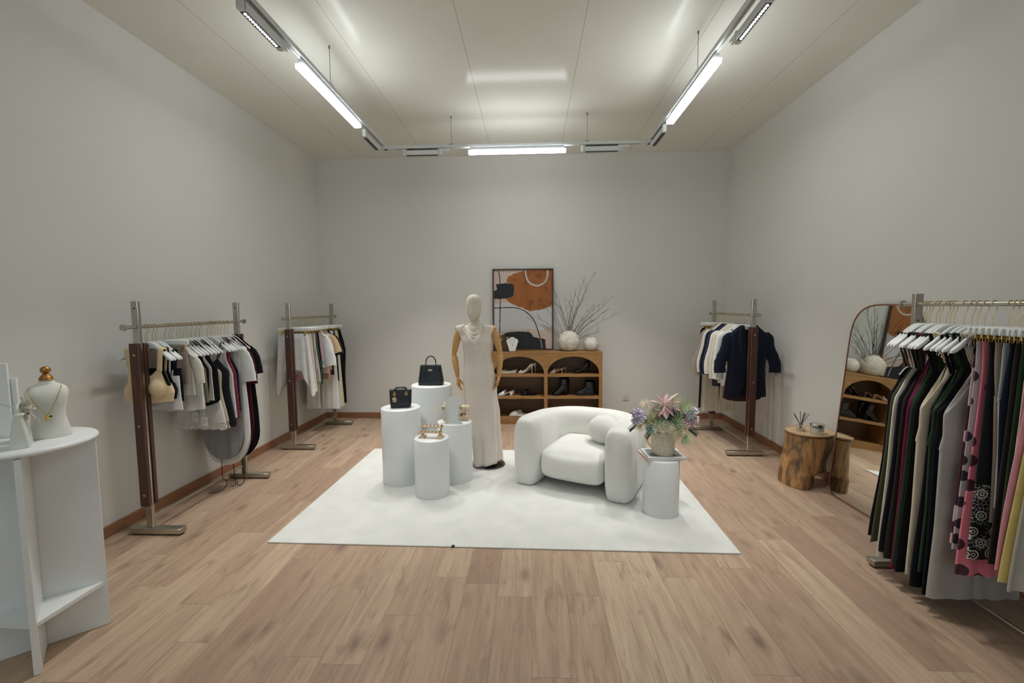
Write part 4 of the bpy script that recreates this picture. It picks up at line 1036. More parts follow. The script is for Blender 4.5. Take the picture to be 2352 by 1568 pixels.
MB().loft(rings).build('body', quilt(), qb, smooth=60)
for s_ in (-1, 1):
    y = s_ * .02
    MB().tube(smoothpts([(-.052, y - .003, .142), (-.05, y, .165), (-.035, y, .178), (0, y, .1815), (.035, y, .178), (.05, y, .165), (.052, y - .003, .142)], 5), .0062, 10).build('handle', LEATHQ, qb, smooth=180)
for s_ in (-1, 1):
    e = MB(); e.torus((s_ * .052, -.0365, .128), .0105, .0042, 24, 8, 'y'); e.build('eyelet', GOLD, qb)
    e = MB(); e.torus((s_ * .052, -.033, .150), .007, .002, 16, 6, 'x'); e.build('handle_ring', GOLD, qb)
c_ = MB(); c_.torus((-.052, -.047, .079), .0185, .0042, 28, 8, 'y'); c_.cyl((-.052, -.046, .098), (-.052, -.0425, .118), .0016, 6)
c_.build('charm_ring', plain('pale_gold', C(226, 214, 180), .25, 1.0), qb)
c_ = MB()
for (hx, hz) in ((-.0045, .003), (.0045, .003)): c_.sphere((-.052 + hx, -.0485, .079 + hz), .0068, 12, 8, sc=(1, .5, 1))
c_.loft([[(-.0625, -.0485, .081), (-.052, -.052, .083), (-.0415, -.0485, .081), (-.052, -.045, .083)], [(-.0521, -.0485, .067), (-.052, -.049, .067), (-.0519, -.0485, .067), (-.052, -.048, .067)]])
c_.build('charm', plain('pale_gold', C(226, 214, 180), .25, 1.0), qb)

# ------------------------------------------------------------------ mirror, bracelets and earrings on a pedestal
MIR = NT('mirror_glass'); MIR.bsdf(C(226, 230, 226), .02, 1.0); MIR = MIR.m
def arch_outline(w, h, n=24):
    r = w / 2; return [(-r, 0), (r, 0)] + [(r * math.cos(PI * i / n), h - r + r * math.sin(PI * i / n)) for i in range(n + 1)]
PZ = .5495
am = thing('arched_mirror', 'small arched mirror, pale reflection painted white, among jewellery on a pedestal by the mannequin', 'display panel', (-.708, 3.965, PZ + .0005), 0, rot=(-.09, 0, -.02))
MB().prism(arch_outline(.150, .242), 0, .004).build('backing', PAPER, am)
MB().prism(arch_outline(.148, .240), -.0012, 0).build('painted_reflection', WHITE_LACQ, am)  # white lacquer stands in for the pale reflection of this small mirror
MB().box((0, .035, .085), (.02, .004, .18), rot=Matrix.Rotation(.42, 3, 'X')).build('stand', PAPER, am)
SUEDE = fabric('cream_suede', C(222, 210, 184)); PEARL = plain('pearl', C(234, 228, 214), .22, namt=.02, Coat_Weight=.5)
STEEL = plain('crystal_silver', C(214, 214, 210), .15, .9, namt=.15, nscale=200)
ts = thing('bracelet_stand', 'wooden bracelet stand with cream roll behind the small arched mirror', 'jewellery stand', (-.70, 4.085, PZ), .05)
MB().box((0, 0, .016), (.235, .07, .032), bev=.003).build('base', PALEWOOD, ts)
for x in (-.075, .075): MB().cyl((x, 0, .03), (x, 0, .105), .0045, 10).build('post', PALEWOOD, ts)
rl = MB(); rl.cyl((-.125, 0, .112), (.125, 0, .112), .027, 20); rl.build('roll', SUEDE, ts, smooth=60)
def bracelet(label, x, mat, beads, r=.0305):
    m = MB()
    if beads:
        for i in range(22): a = 2 * PI * i / 22; m.sphere((0, r * math.cos(a), r * math.sin(a)), .0042, 8, 6)
    else: m.torus((0, 0, 0), r, .0024, 28, 6, 'x')
    o = m.build('bracelet', mat, None, (-.70 + x, 4.085 + x * .05, PZ + .1085)); tag(o, label, 'bracelet', 'bracelets on the cream roll')
bracelet('pearl bracelet at the left end of the cream roll', -.115, PEARL, True)
bracelet('gold bangle near the left end of the cream roll', -.088, GOLD, False)
bracelet('dark green bead bracelet left of the arched mirror', -.081, plain('green_bead', C(50, 70, 52), .3), False)
bracelet('pearl bracelet at the right end of the cream roll', .112, PEARL, True)
bracelet('gold bangle near the right end of the cream roll', .092, GOLD, False)
def star(m, c, r):
    o = []
    for i in range(10): a = PI / 2 + PI * i / 5; q = r if i % 2 == 0 else r * .45; o.append((c[0] + q * math.cos(a), c[2] + q * math.sin(a)))
    m.prism(o, c[1] - .002, c[1] + .002)
def earring(label, mat, fn, loc):
    m = MB(); fn(m); o = m.build('earring', mat, None, loc); tag(o, label, 'earring', 'earrings around the small mirror')
def cluster(m):
    rr = random.Random(3)
    for i in range(9): m.sphere((rr.uniform(-.006, .006) , 0, -i * .0085), .0058 - .0002 * i, 8, 6)
eh = MB()
for s_ in (-1, 1):
    eh.tube([(s_ * .068, 0, 0), (s_ * .066, 0, .095), (s_ * .062, 0, .19)], .0016, 6)
    eh.box((s_ * .068, .0, .002), (.02, .02, .004))
hs = thing('earring_stand', 'clear earring stand bending around the edge of the small arched mirror', 'jewellery stand', (-.708, 3.947, PZ), -.03)
acr = thin_glass('clear_acrylic', (.95, .97, .97, 1))
for s_ in (-1, 1):
    e_ = MB(); e_.box((s_ * .078, 0, .09), (.012, .003, .18), bev=.001); e_.box((s_ * .078, 0, .002), (.022, .03, .004), bev=.001); e_.build('side_bar', acr, hs)
for s_, sd in ((-1, 'left'), (1, 'right')):
    ex = -.708 + s_ * .072; ey = 3.936
    earring('pearl stud earring at the %s edge of the small arched mirror' % sd, PEARL, lambda m: m.sphere((0, 0, 0), .010, 12, 8), (ex - s_ * .004, ey, PZ + .183))
    earring('gold star earring at the %s edge of the small arched mirror' % sd, GOLD, lambda m: star(m, (0, 0, 0), .019), (ex + s_ * .006, ey - .001, PZ + .146))
    earring('dangling crystal earring at the %s side of the small arched mirror' % sd, STEEL, cluster, (ex + (0 if s_ < 0 else -.008), ey, PZ + .125))
    earring('gold ball earring low at the %s side of the small arched mirror' % sd, GOLD, lambda m: m.sphere((0, 0, 0), .0085, 12, 8), (ex - s_ * .006, ey - .006, PZ + .043))
earring('dark red drop earring right of the small arched mirror', plain('garnet', C(110, 20, 40), .2), lambda m: m.box((0, 0, 0), (.014, .006, .026), bev=.002), (-.708 + .08, 3.935, PZ + .082))

# ------------------------------------------------------------------ wooden ring stand
rs = thing('ring_stand', 'two tier pale wooden ring stand with cones on the lowest pedestal', 'jewellery stand', (-.8455, 3.70, .4975), -.10)
for s_ in (-1, 1):
    MB().box((s_ * .078, 0, .007), (.048, .085, .014), bev=.002).build('base', PALEWOOD, rs)
    MB().box((s_ * .072, -.018, .028), (.014, .014, .03), bev=.001).build('post', PALEWOOD, rs)
    MB().box((s_ * .079, .022, .048), (.014, .014, .07), bev=.001).build('post', PALEWOOD, rs)
MB().box((-.006, -.018, .0465), (.196, .03, .008), bev=.001).build('tier', PALEWOOD, rs)
MB().box((0, .022, .0865), (.196, .03, .008), bev=.001).build('tier', PALEWOOD, rs)
for i in range(6):
    MB().lathe([(.0105, 0), (.0102, .002), (.0012, .036), (.0, .037)], 16).build('cone', PALEWOOD, rs, (-.083 + i * .0335, .022, .0905))
for i in range(6):
    MB().lathe([(.0085, 0), (.008, .010), (.006, .014), (0, .015)], 12).build('ring_peg', PALEWOOD, rs, (-.086 + i * .0325, -.018, .0505))
def ring(label, i, mat, upper=False, gem=None):
    m = MB(); m.torus((0, 0, 0), .0094 if not upper else .0088, .0022, 20, 6, 'z')
    if gem: m.sphere((0, -.0105, 0), .0058, 10, 6, sc=(1, .7, 1))
    xx = (-.083 + i * .0335) if upper else (-.086 + i * .0325); yy = .022 if upper else -.018
    v = Matrix.Rotation(-.10, 3, 'Z') @ Vector((xx, yy, 0))
    o = m.build('ring', mat, None, (-.8455 + v.x, 3.70 + v.y, .4975 + (.097 if upper else .0575))); tag(o, label, 'ring', 'rings on the wooden stand')
GREEN = plain('green_enamel', C(60, 110, 70), .25); 
ring('silver ring on the second peg of the lower tier', 1, STEEL, gem=1)
ring('crystal ring on the third peg of the lower tier', 2, STEEL, gem=1)
ring('chunky gold ring on the fourth peg of the lower tier', 3, GOLD, gem=1)
ring('plain silver ring on the fifth peg of the lower tier', 4, STEEL)
ring('green enamel ring on the last peg of the lower tier', 5, GREEN, gem=1)
ring('plain pink ring on the first peg of the lower tier', 0, plain('rose_gold', C(206, 150, 130), .3, .8))
ring('crystal ring on the third cone of the upper tier', 2, STEEL, True, 1)
ring('dark stone ring on the last cone of the upper tier', 5, plain('dark_stone', C(70, 74, 80), .2, .6), True, 1)

# ------------------------------------------------------------------ magazines, woven vase and flowers
def cover(name, a, b, c):
    k = NT(name); v = k.obj(); n = k.n('TexNoise', {'Vector': v, 'Scale': 14.0, 'Detail': 1.0, 'Distortion': 1.0})
    k.bsdf(k.ramp((n, 0), [(.4, a), (.5, b), (.6, c)], 'CONSTANT'), .35); return k.m
def magazine(label, loc, rz, picture, spine, size=(.285, .225), h=.012):
    t = thing('magazine', label, 'magazine', loc, rz, 'magazines under the flowers')
    w = plain('magazine_cover', C(222, 223, 222), .3, namt=.01)
    MB().box((0, 0, h / 2), (size[0] - .004, size[1] - .004, h - .002)).build('pages', PAPER, t)
    m = MB(); m.box((0, 0, h - .0006), (size[0], size[1], .0012)); m.box((0, 0, .0006), (size[0], size[1], .0012)); m.build('cover', w, t)
    MB().box((-size[0] / 2 - .0006, 0, h / 2), (.0014, size[1], h)).build('spine', spine, t)
    MB().box((0, .004, h + .0002), (size[0] - .045, size[1] - .05, .0004)).build('cover_picture', picture, t)
    return t
MZ = .4375
ORG = plain('orange_spine', C(222, 128, 62), .4)
magazine('orange spined magazine at the bottom of the pile under the flowers', (1.000, 3.435, MZ), .09, cover('cover_orange', C(206, 104, 50), C(214, 130, 78), C(200, 190, 180)), ORG)
magazine('magazine with a grey cover picture lying on top of the pile under the flowers', (1.014, 3.428, MZ + .0122), .02, cover('cover_grey', C(108, 110, 112), C(150, 150, 150), C(128, 122, 118)), plain('grey_spine', C(176, 178, 178), .4), h=.014)
def weave():
    k = NT('woven_straw'); tc = k.n('TexCoord'); sp = k.n('SeparateXYZ', {0: (tc, 'Object')})
    an = k.math('ARCTAN2', (sp, 1), (sp, 0)); v = k.n('CombineXYZ', {0: k.math('MULTIPLY', an, 5.2), 1: k.math('MULTIPLY', (sp, 2), 62.0)}); sv = k.n('SeparateXYZ', {0: v})
    ln = []
    for a, th in ((0, .26), (1, .26)):
        fr = k.math('FRACT', k.math('ADD', (sv, a), 40.0)); ln.append(k.math('LESS_THAN', k.math('ABSOLUTE', k.math('SUBTRACT', fr, .5)), th / 3))
    n = k.n('TexNoise', {'Vector': (tc, 'Object'), 'Scale': 60.0})
    base = k.ramp((n, 0), [(.35, C(222, 214, 192)), (.65, C(240, 234, 218))])
    l = k.math('MAXIMUM', ln[0], ln[1])
    k.bsdf(k.mix(k.math('MULTIPLY', l, .55), (base, 0), C(160, 148, 122)), .85, bump=l, bs=-.5, bd=.003); return k.m
WEV = weave()
vz = thing('woven_vase', 'cream woven mug shaped vase with a handle standing on the magazines', 'vase', (1.012, 3.425, MZ + .0268), .0)
MB().lathe([(.082, 0), (.0865, .004), (.086, .09), (.087, .166), (.084, .168), (.080, .164), (.079, .02), (.0, .018)], 40).build('vessel', WEV, vz, smooth=60)
MB().tube(smoothpts([(-.082, -.0, .150), (-.118, -.0, .160), (-.130, -.0, .125), (-.114, -.0, .080), (-.080, -.0, .050)], 6), .0075, 8, flat=.8).build('handle', WEV, vz, smooth=180)
FLW = {}
for n_, (r, g, b) in dict(pink=(230, 198, 200), pinkdeep=(214, 168, 176), creamf=(232, 224, 204), lilac=(222, 218, 230), lilacd=(202, 196, 218), mintf=(176, 200, 182), teal=(150, 186, 184), lime=(178, 202, 132), leafd=(64, 86, 72), leafm=(116, 142, 104), rosef=(214, 176, 176), darkp=(58, 52, 66), palegreen=(186, 206, 172)).items():
    FLW[n_] = plain('petal_' + n_, C(min(255, int(r * 1.05)), min(255, int(g * 1.05)), min(255, int(b * 1.05))), .6, nscale=60, namt=.1)
fa = thing('flower_arrangement', 'bouquet of artificial pink, lilac and mint flowers in the woven vase', 'flowers', (1.012, 3.425, MZ + .2))
def petal(m, c, d, L, W, curl=.25, mi=0, twist=0.0, nose=1.0):
    d = Vector(d).normalized(); s_ = d.cross(Vector((0, 0, 1)));
    if s_.length < .1: s_ = d.cross(Vector((1, 0, 0)))
    s_.normalize(); u = s_.cross(d)
    if twist: M_ = Matrix.Rotation(twist, 3, d); s_ = M_ @ s_; u = M_ @ u
    rows = []; k = 6
    for i in range(k + 1):
        q = i / k; w_ = W * math.sin(PI * min(.985, .06 + q * .94) ** nose) ** .8; cen = Vector(c) + d * L * q + u * (-curl * L * q * q)
        rows.append([cen - s_ * w_ * .5 + u * w_ * .10, cen - u * w_ * .06, cen + s_ * w_ * .5 + u * w_ * .10])
    # two sided with a little thickness
    top = [[p + u * .0006 for p in r] for r in rows]; bot = [[p - u * .0006 for p in r] for r in rows]
    n_ = 3; vs = [p for r in top for p in r] + [p for r in bot for p in r]; o = (k + 1) * 3; fs = []
    for i in range(k):
        for j in range(2):
            fs.append((i * 3 + j, i * 3 + j + 1, i * 3 + j + 4, i * 3 + j + 3)); fs.append((o + i * 3 + j, o + i * 3 + j + 3, o + i * 3 + j + 4, o + i * 3 + j + 1))
        fs.append((i * 3, i * 3 + 3, o + i * 3 + 3, o + i * 3)); fs.append((i * 3 + 2, o + i * 3 + 2, o + i * 3 + 5, i * 3 + 5))
    m.add(vs, fs, mi)
def dirs(n, up, seed, spread=1.0):
    rr = random.Random(seed); out = []
    upv = Vector(up).normalized(); a = upv.orthogonal().normalized(); b = upv.cross(a)
    for i in range(n):
        z = 1 - spread * (i + .5) / n * 1.0; r = math.sqrt(max(0, 1 - z * z)); t = 2.4 * i + rr.uniform(-.2, .2)
        out.append(upv * z + a * r * math.cos(t) + b * r * math.sin(t))
    return out
O_ = Vector((1.012, 3.425, MZ + .2))
def fl_at(x, y, z): return Vector((x, y, z)) - O_
def stem(to): return smoothpts([(0, 0, -.14), (to.x * .35, to.y * .35, to.z * .4), (to.x * .9, to.y * .9, to.z * .9), tuple(to)], 5)
def stem_part(to, parent): return MB().tube(stem(to), .0018, 5).build('stem', FLW['leafd'], parent)
def big_pink():
    c = fl_at(1.0, 3.36, .850); m = MB(); f = Vector((-.15, -1, .35)).normalized(); a = Vector((1, 0, .1)); a = (a - f * a.dot(f)).normalized(); b = f.cross(a)
    for i, (an, L, W, mi) in enumerate(((2.6, .115, .050, 0), (1.95, .10, .046, 1), (.75, .135, .054, 0), (.25, .12, .052, 1), (-.35, .12, .056, 1), (-.95, .10, .056, 0), (-1.6, .10, .056, 0), (-2.3, .09, .05, 1), (3.15, .10, .048, 1), (1.3, .09, .046, 0))):
        petal(m, c, a * math.cos(an) + b * math.sin(an) + f * .25, L, W, .15, mi, nose=1.2)
    o = m.build('flower', [FLW['pink'], FLW['pinkdeep']], fa, smooth=180); 
    q = MB()
    for d in dirs(36, f, 4, .75): q.tube([c, c + d * .028, c + d * .05 + Vector((0, 0, .003))], .0008, 4)
    q.build('stamen', FLW['creamf'], o); stem_part(c, fa)
big_pink()
def fluffy(loc, up, n, L, mat, seed, spread=1.0, r=.0011, nm='flower_spray'):
    n = int(n * 1.9)
    c = fl_at(*loc); m = MB(); rr = random.Random(seed)
    for d in dirs(n, up, seed, spread):
        l = L * rr.uniform(.7, 1.15); e = Vector((rr.uniform(-.2, .2), rr.uniform(-.2, .2), rr.uniform(-.25, .1)))
        m.tube([c, c + d * l * .5, c + (d + e * .6).normalized() * l], [r, r, r * .5], 4)
    o = m.build(nm, mat, fa); stem_part(c, fa); return o
fluffy((.872, 3.40, .845), (-.4, -.5, .6), 46, .055, FLW['creamf'], 11)
fluffy((.925, 3.37, .80), (-.3, -.8, .3), 46, .06, FLW['creamf'], 12)
fluffy((.865, 3.375, .715), (-.6, -.7, 0), 40, .06, FLW['creamf'], 13)
fluffy((.985, 3.335, .672), (0, -1, .0), 50, .058, FLW['creamf'], 14)
fluffy((1.055, 3.345, .655), (.2, -.9, -.4), 50, .065, FLW['creamf'], 15)
fluffy((1.15, 3.36, .605), (.6, -.6, -.5), 60, .065, FLW['palegreen'], 16)
fluffy((1.11, 3.37, .64), (.6, -.6, -.3), 40, .055, FLW['creamf'], 17)
for q_, (lc_, up_, n_, L_, mt_) in enumerate((((.94, 3.35, .70), (-.2, -1, .1), 50, .06, 'creamf'), ((1.02, 3.33, .70), (.1, -1, .2), 50, .055, 'creamf'), ((1.09, 3.35, .72), (.3, -.9, .2), 40, .055, 'palegreen'), ((.83, 3.385, .685), (-.7, -.6, -.3), 44, .06, 'creamf'), ((.90, 3.375, .775), (-.5, -.8, .3), 44, .06, 'creamf'), ((1.07, 3.355, .615), (.3, -.8, -.6), 44, .05, 'creamf'))): fluffy(lc_, up_, n_, L_, FLW[mt_], 60 + q_)
def spikes(loc, up, n, L, mat, seed, spread=.5):
    c = fl_at(*loc); m = MB(); rr = random.Random(seed)
    for d in dirs(n, up, seed, spread): petal(m, c, d, L * rr.uniform(.75, 1.1), .0042, rr.uniform(-.1, .15), 0, rr.uniform(0, 3))
    m.build('grass_spray', mat, fa, smooth=180); stem_part(c, fa)
spikes((1.115, 3.385, .80), (.75, -.25, .75), 26, .13, FLW['lime'], 21, .32)
spikes((1.165, 3.385, .775), (.95, -.25, .15), 20, .11, FLW['lime'], 22, .35)
spikes((1.075, 3.355, .72), (.2, -.7, .6), 18, .10, FLW['palegreen'], 23, .5)
spikes((.92, 3.36, .735), (-.8, -.5, .25), 14, .085, FLW['lime'], 24, .4)
spikes((1.10, 3.34, .69), (.5, -.8, -.4), 14, .09, FLW['lime'], 25, .4)
spikes((1.075, 3.40, .86), (.3, -.2, 1), 12, .09, FLW['lime'], 26, .35)
def pom(loc, up, n, r, pl, pw, mats, seed, spread=1.3, nm='flower'):
    c = fl_at(*loc); m = MB(); rr = random.Random(seed)
    for i, d in enumerate(dirs(n, up, seed, spread)): petal(m, c + d * r * .35, d + Vector((rr.uniform(-.15, .15),) * 3), pl * rr.uniform(.85, 1.1), pw, .35, i % len(mats), rr.uniform(0, 1))
    m.sphere(c, r * .5, 10, 8, 0); o = m.build(nm, mats, fa, smooth=180); stem_part(c, fa); return o
pom((.808, 3.385, .780), (-.5, -.8, .35), 46, .036, .038, .024, [FLW['lilac'], FLW['lilacd']], 31)
pom((.798, 3.395, .735), (-.7, -.7, -.1), 34, .030, .034, .022, [FLW['lilac'], FLW['lilacd']], 32)
pom((1.185, 3.385, .775), (.5, -.8, .3), 46, .038, .038, .024, [FLW['lilac'], FLW['lilacd']], 33)
pom((1.22, 3.39, .735), (.7, -.7, -.1), 38, .034, .036, .023, [FLW['lilac'], FLW['rosef']], 34)
pom((.972, 3.345, .722), (-.05, -1, .25), 90, .034, .022, .009, [FLW['mintf'], FLW['palegreen']], 35, 1.2)
pom((.897, 3.35, .672), (-.3, -.9, .1), 22, .022, .032, .03, [FLW['teal'], FLW['mintf']], 36, 1.1)
pom((1.155, 3.37, .705), (.4, -.9, .1), 20, .022, .034, .032, [FLW['rosef'], FLW['pink']], 37, 1.1)
pom((1.115, 3.375, .70), (.3, -.9, .0), 18, .02, .03, .028, [FLW['rosef'], FLW['creamf']], 38, 1.1)
pom((1.055, 3.385, .79), (.2, -.9, .4), 26, .024, .034, .022, [FLW['darkp'], FLW['leafd']], 39, 1.2)
pom((.955, 3.385, .785), (-.2, -.9, .3), 20, .02, .03, .02, [FLW['darkp'], FLW['lilacd']], 40, 1.2)
for q_, (lc_, d_) in enumerate((((.93, 3.39, .70), (-.5, -.5, .7)), ((1.0, 3.37, .72), (0, -.7, .7)), ((1.07, 3.38, .71), (.4, -.6, .7)), ((1.12, 3.40, .72), (.7, -.4, .5)), ((.88, 3.40, .72), (-.7, -.4, .5)), ((1.02, 3.42, .78), (.1, -.4, .9)))):
    m = MB(); c = fl_at(*lc_)
    for d in dirs(9, d_, 80 + q_, .9): petal(m, c, d, .075, .026, .2, 0, q_)
    m.build('leaf_cluster', FLW['leafm'], fa, smooth=180); stem_part(c, fa)
pom((.935, 3.36, .835), (-.3, -.9, .3), 26, .02, .03, .02, [FLW['creamf'], FLW['palegreen']], 41, 1.2)
pom((1.11, 3.35, .665), (.3, -.9, .1), 20, .02, .032, .03, [FLW['rosef'], FLW['creamf']], 42, 1.1)
pom((1.215, 3.375, .80), (.7, -.7, .3), 30, .028, .032, .022, [FLW['lilac'], FLW['lilacd']], 43)
pom((.835, 3.37, .755), (-.4, -.9, .2), 30, .026, .032, .022, [FLW['lilac'], FLW['lilacd']], 44)
for sd, (lc, dr) in enumerate((((.80, 3.40, .70), (-.7, -.3, -.5)), ((1.20, 3.40, .67), (.7, -.3, -.6)), ((.90, 3.37, .66), (-.5, -.5, -.6)), ((1.03, 3.37, .74), (0, -.9, .4)), ((1.09, 3.40, .77), (.2, -.6, .6)))):
    m = MB(); c = fl_at(*lc); d = Vector(dr).normalized(); sv = d.cross(Vector((0, 1, 0))).normalized()
    for i in range(7):
        p = c + d * i * .011
        for s_ in (-1, 1): petal(m, p, d * .7 + sv * s_, .026, .011, .1)
    m.tube([c, c + d * .08], .0012, 5); m.build('leaf_spray', FLW['leafd'], fa, smooth=180)
# ------------------------------------------------------------------ mannequin, dress and necklace
LINEN = fabric('mannequin_linen', C(222, 214, 196), rough=.8, weave=600)
SATIN = NT('champagne_satin'); v = SATIN.obj(); n_ = SATIN.n('TexNoise', {'Vector': v, 'Scale': 5.0, 'Detail': 2.0})
SATIN.bsdf(SATIN.ramp((n_, 0), [(.35, C(224, 212, 202)), (.65, C(231, 220, 211))]), .27, bump=SATIN.n('TexNoise', {'Vector': SATIN.obj((1, 1, .4)), 'Scale': 14.0, 'Detail': 1.0}), bs=.12, bd=.01, Sheen_Weight=.25, Anisotropic=.4); SATIN = SATIN.m
MY = 4.412; ZB = .0102
mq = thing('mannequin', 'dress form mannequin with cream head and jointed wooden arms on a steel disc', 'mannequin', (-.52, MY, ZB))
bp = MB(); bp.lathe([(.168, 0), (.170, .003), (.168, .007), (0, .008)], 56); bp.build('base_plate', plain('polished_steel', C(186, 184, 180), .3, 1.0, namt=.02), mq, (.086, -.0, 0))
pp = MB(); pp.cyl((.06, .03, .006), (.045, .02, .62), .012, 14); pp.build('pole', CHROME, mq)
m = MB(); rings = []
prof = [  # z, cx, half width, half depth, cy
 (.60, .04, .125, .085, .01), (.70, .03, .152, .105, .012), (.80, .022, .158, .112, .012), (.90, .010, .150, .100, .008), (1.00, .0, .128, .086, .0), (1.06, -.006, .118, .080, -.004), (1.14, -.010, .126, .088, -.008),
 (1.22, -.014, .138, .100, -.012), (1.28, -.018, .146, .098, -.008), (1.34, -.022, .150, .082, .002), (1.385, -.026, .148, .070, .012), (1.405, -.028, .118, .058, .018), (1.42, -.030, .075, .05, .020), (1.44, -.032, .052, .048, .016), (1.47, -.034, .047, .046, .008), (1.495, -.036, .046, .048, .0)]
for z, cx, hw_, hd, cy in prof:
    rings.append([(cx + hw_ * math.copysign(abs(math.cos(a)) ** .9, math.cos(a)), cy + hd * math.sin(a), z - ZB) for a in [2 * PI * j / 36 for j in range(36)]])
m.loft(rings); m.build('torso', LINEN, mq, smooth=180)
h = MB(); rings = []
hp = [(1.468, .026, .034), (1.474, .040, .046), (1.488, .050, .060), (1.51, .059, .074), (1.54, .067, .085), (1.575, .073, .094), (1.61, .0755, .098), (1.645, .0745, .098), (1.675, .068, .091), (1.697, .056, .077), (1.711, .040, .056), (1.718, .020, .030), (1.7195, .004, .006)]
for z, hw_, hd in hp:
    ring = []
    for j in range(40):
        a = 2 * PI * j / 40; ca, sa = math.cos(a), math.sin(a)
        x = hw_ * ca; y = hd * sa * (1.0 if sa > 0 else .94)
        if sa < 0:   # the faint planes of an abstract face: brow, nose ridge, cheeks, chin
            u = z; nose = math.exp(-((u - 1.572) / .034) ** 2) * math.exp(-(ca / .20) ** 2) * .022
            eye = math.exp(-((u - 1.605) / .022) ** 2) * math.exp(-((abs(ca) - .42) / .22) ** 2) * -.015
            chin = math.exp(-((u - 1.495) / .018) ** 2) * math.exp(-(ca / .35) ** 2) * .008
            mouth = math.exp(-((u - 1.532) / .012) ** 2) * math.exp(-(ca / .3) ** 2) * .003
            y -= nose + eye + chin + mouth
        ring.append((-.038 + x, -.002 + y + (1.6 - z) * .06 * (-1 if z < 1.6 else 0), z - ZB))
    rings.append(ring)
h.loft(rings); h.build('head', LINEN, mq, smooth=180)
def arm(s_, sh, el, wr, hand_dir, palm):
    a = thing('arm', None, None); del a['label'], a['category']; a.parent = mq
    up = MB(); sh, el, wr = Vector(sh), Vector(el), Vector(wr)
    up.sphere(sh, .034, 18, 12); up.build('shoulder_joint', BEECH, a, smooth=180)
    P = [sh.lerp(el, t) for t in (.03, .12, .35, .6, .85, .93)]
    MB().tube(P, [.024, .036, .0375, .034, .029, .024], 18).build('upper_arm', BEECH, a, smooth=60)
    MB().sphere(el, .027, 16, 12).build('elbow_joint', BEECH, a, smooth=180)
    P = [el.lerp(wr, t) for t in (.07, .16, .35, .6, .9, .97)]
    MB().tube(P, [.023, .031, .032, .028, .022, .018], 18).build('forearm', BEECH, a, smooth=60)
    MB().sphere(wr, .018, 14, 10).build('wrist_joint', BEECH, a, smooth=180)
    d = Vector(hand_dir).normalized(); pn = Vector(palm).normalized(); sd = d.cross(pn).normalized(); pn = sd.cross(d)
    hm = MB(); rg = []
    for t, w_, th in ((.008, .018, .014), (.02, .023, .015), (.045, .031, .014), (.07, .034, .012), (.082, .033, .010)):
        c = wr + d * t; rg.append([c + sd * w_ * math.copysign(abs(math.cos(b)) ** .7, math.cos(b)) + pn * th * math.sin(b) for b in [2 * PI * j / 16 for j in range(16)]])
    hm.loft(rg)
    for i, (off, L, cu) in enumerate(((-.0255, .060, .5), (-.0085, .070, .62), (.0085, .066, .75), (.0245, .052, .9))):
        b0 = wr + d * .078 + sd * off; d1 = (d + pn * cu * .35 + sd * off * 2).normalized(); d2 = (d + pn * cu * 1.0).normalized(); d3 = (d + pn * cu * 1.5).normalized()
        pts = [b0, b0 + d1 * L * .45, b0 + d1 * L * .45 + d2 * L * .32, b0 + d1 * L * .45 + d2 * L * .32 + d3 * L * .24]
        hm.tube(smoothpts(pts, 3), [.0078] * 4 + [.007] * 3 + [.0062, .0055, .0035], 8)
    tb = wr + d * .028 - sd * .024; t1 = (d * .75 - sd * .75 + pn * .35).normalized(); t2 = (d * .95 - sd * .15 + pn * .45).normalized()
    hm.tube(smoothpts([tb, tb + t1 * .032, tb + t1 * .032 + t2 * .024, tb + t1 * .03 + t2 * .045], 3), [.0105] * 4 + [.0088] * 3 + [.0072, .0062, .004], 8)
    hm.build('hand', BEECH, a, smooth=180)
    return a
z0 = ZB
arm(-1, (-.196, .012, 1.375 - z0), (-.248, .02, 1.128 - z0), (-.206, -.035, .912 - z0), (.12, -.22, -.97), (.9, -.25, .1))
arm(1, (.150, .012, 1.38 - z0), (.216, .03, 1.138 - z0), (.204, -.03, .915 - z0), (-.22, -.25, -.95), (-.9, -.3, .1))

dr = thing('satin_dress', 'long champagne satin dress with a cowl neck on the mannequin', 'dress', (-.52, MY, ZB))
out = [(1.434, -.036, .126, .060), (1.41, -.034, .184, .070), (1.385, -.032, .190, .078), (1.36, -.030, .180, .088), (1.334, -.026, .160, .094), (1.29, -.022, .152, .108), (1.239, -.014, .146, .110), (1.18, -.012, .138, .098), (1.13, -.010, .135, .090), (1.06, -.006, .138, .092), (1.02, 0, .145, .096), (.911, .006, .158, .108), (.80, .010, .164, .118), (.69, .016, .168, .120), (.556, .034, .170, .122), (.42, .046, .156, .118), (.283, .056, .138, .116), (.147, .062, .130, .116), (.05, .062, .126, .116), (.014, .062, .126, .118)]
m = MB(); rings = []; nu = 72
cps = sorted([(z, cx, a, b) for z, cx, a, b in out])
def prof3(z):
    return [interp([(c[0], c[i]) for c in cps], z) for i in (1, 2, 3)]
NV = 84
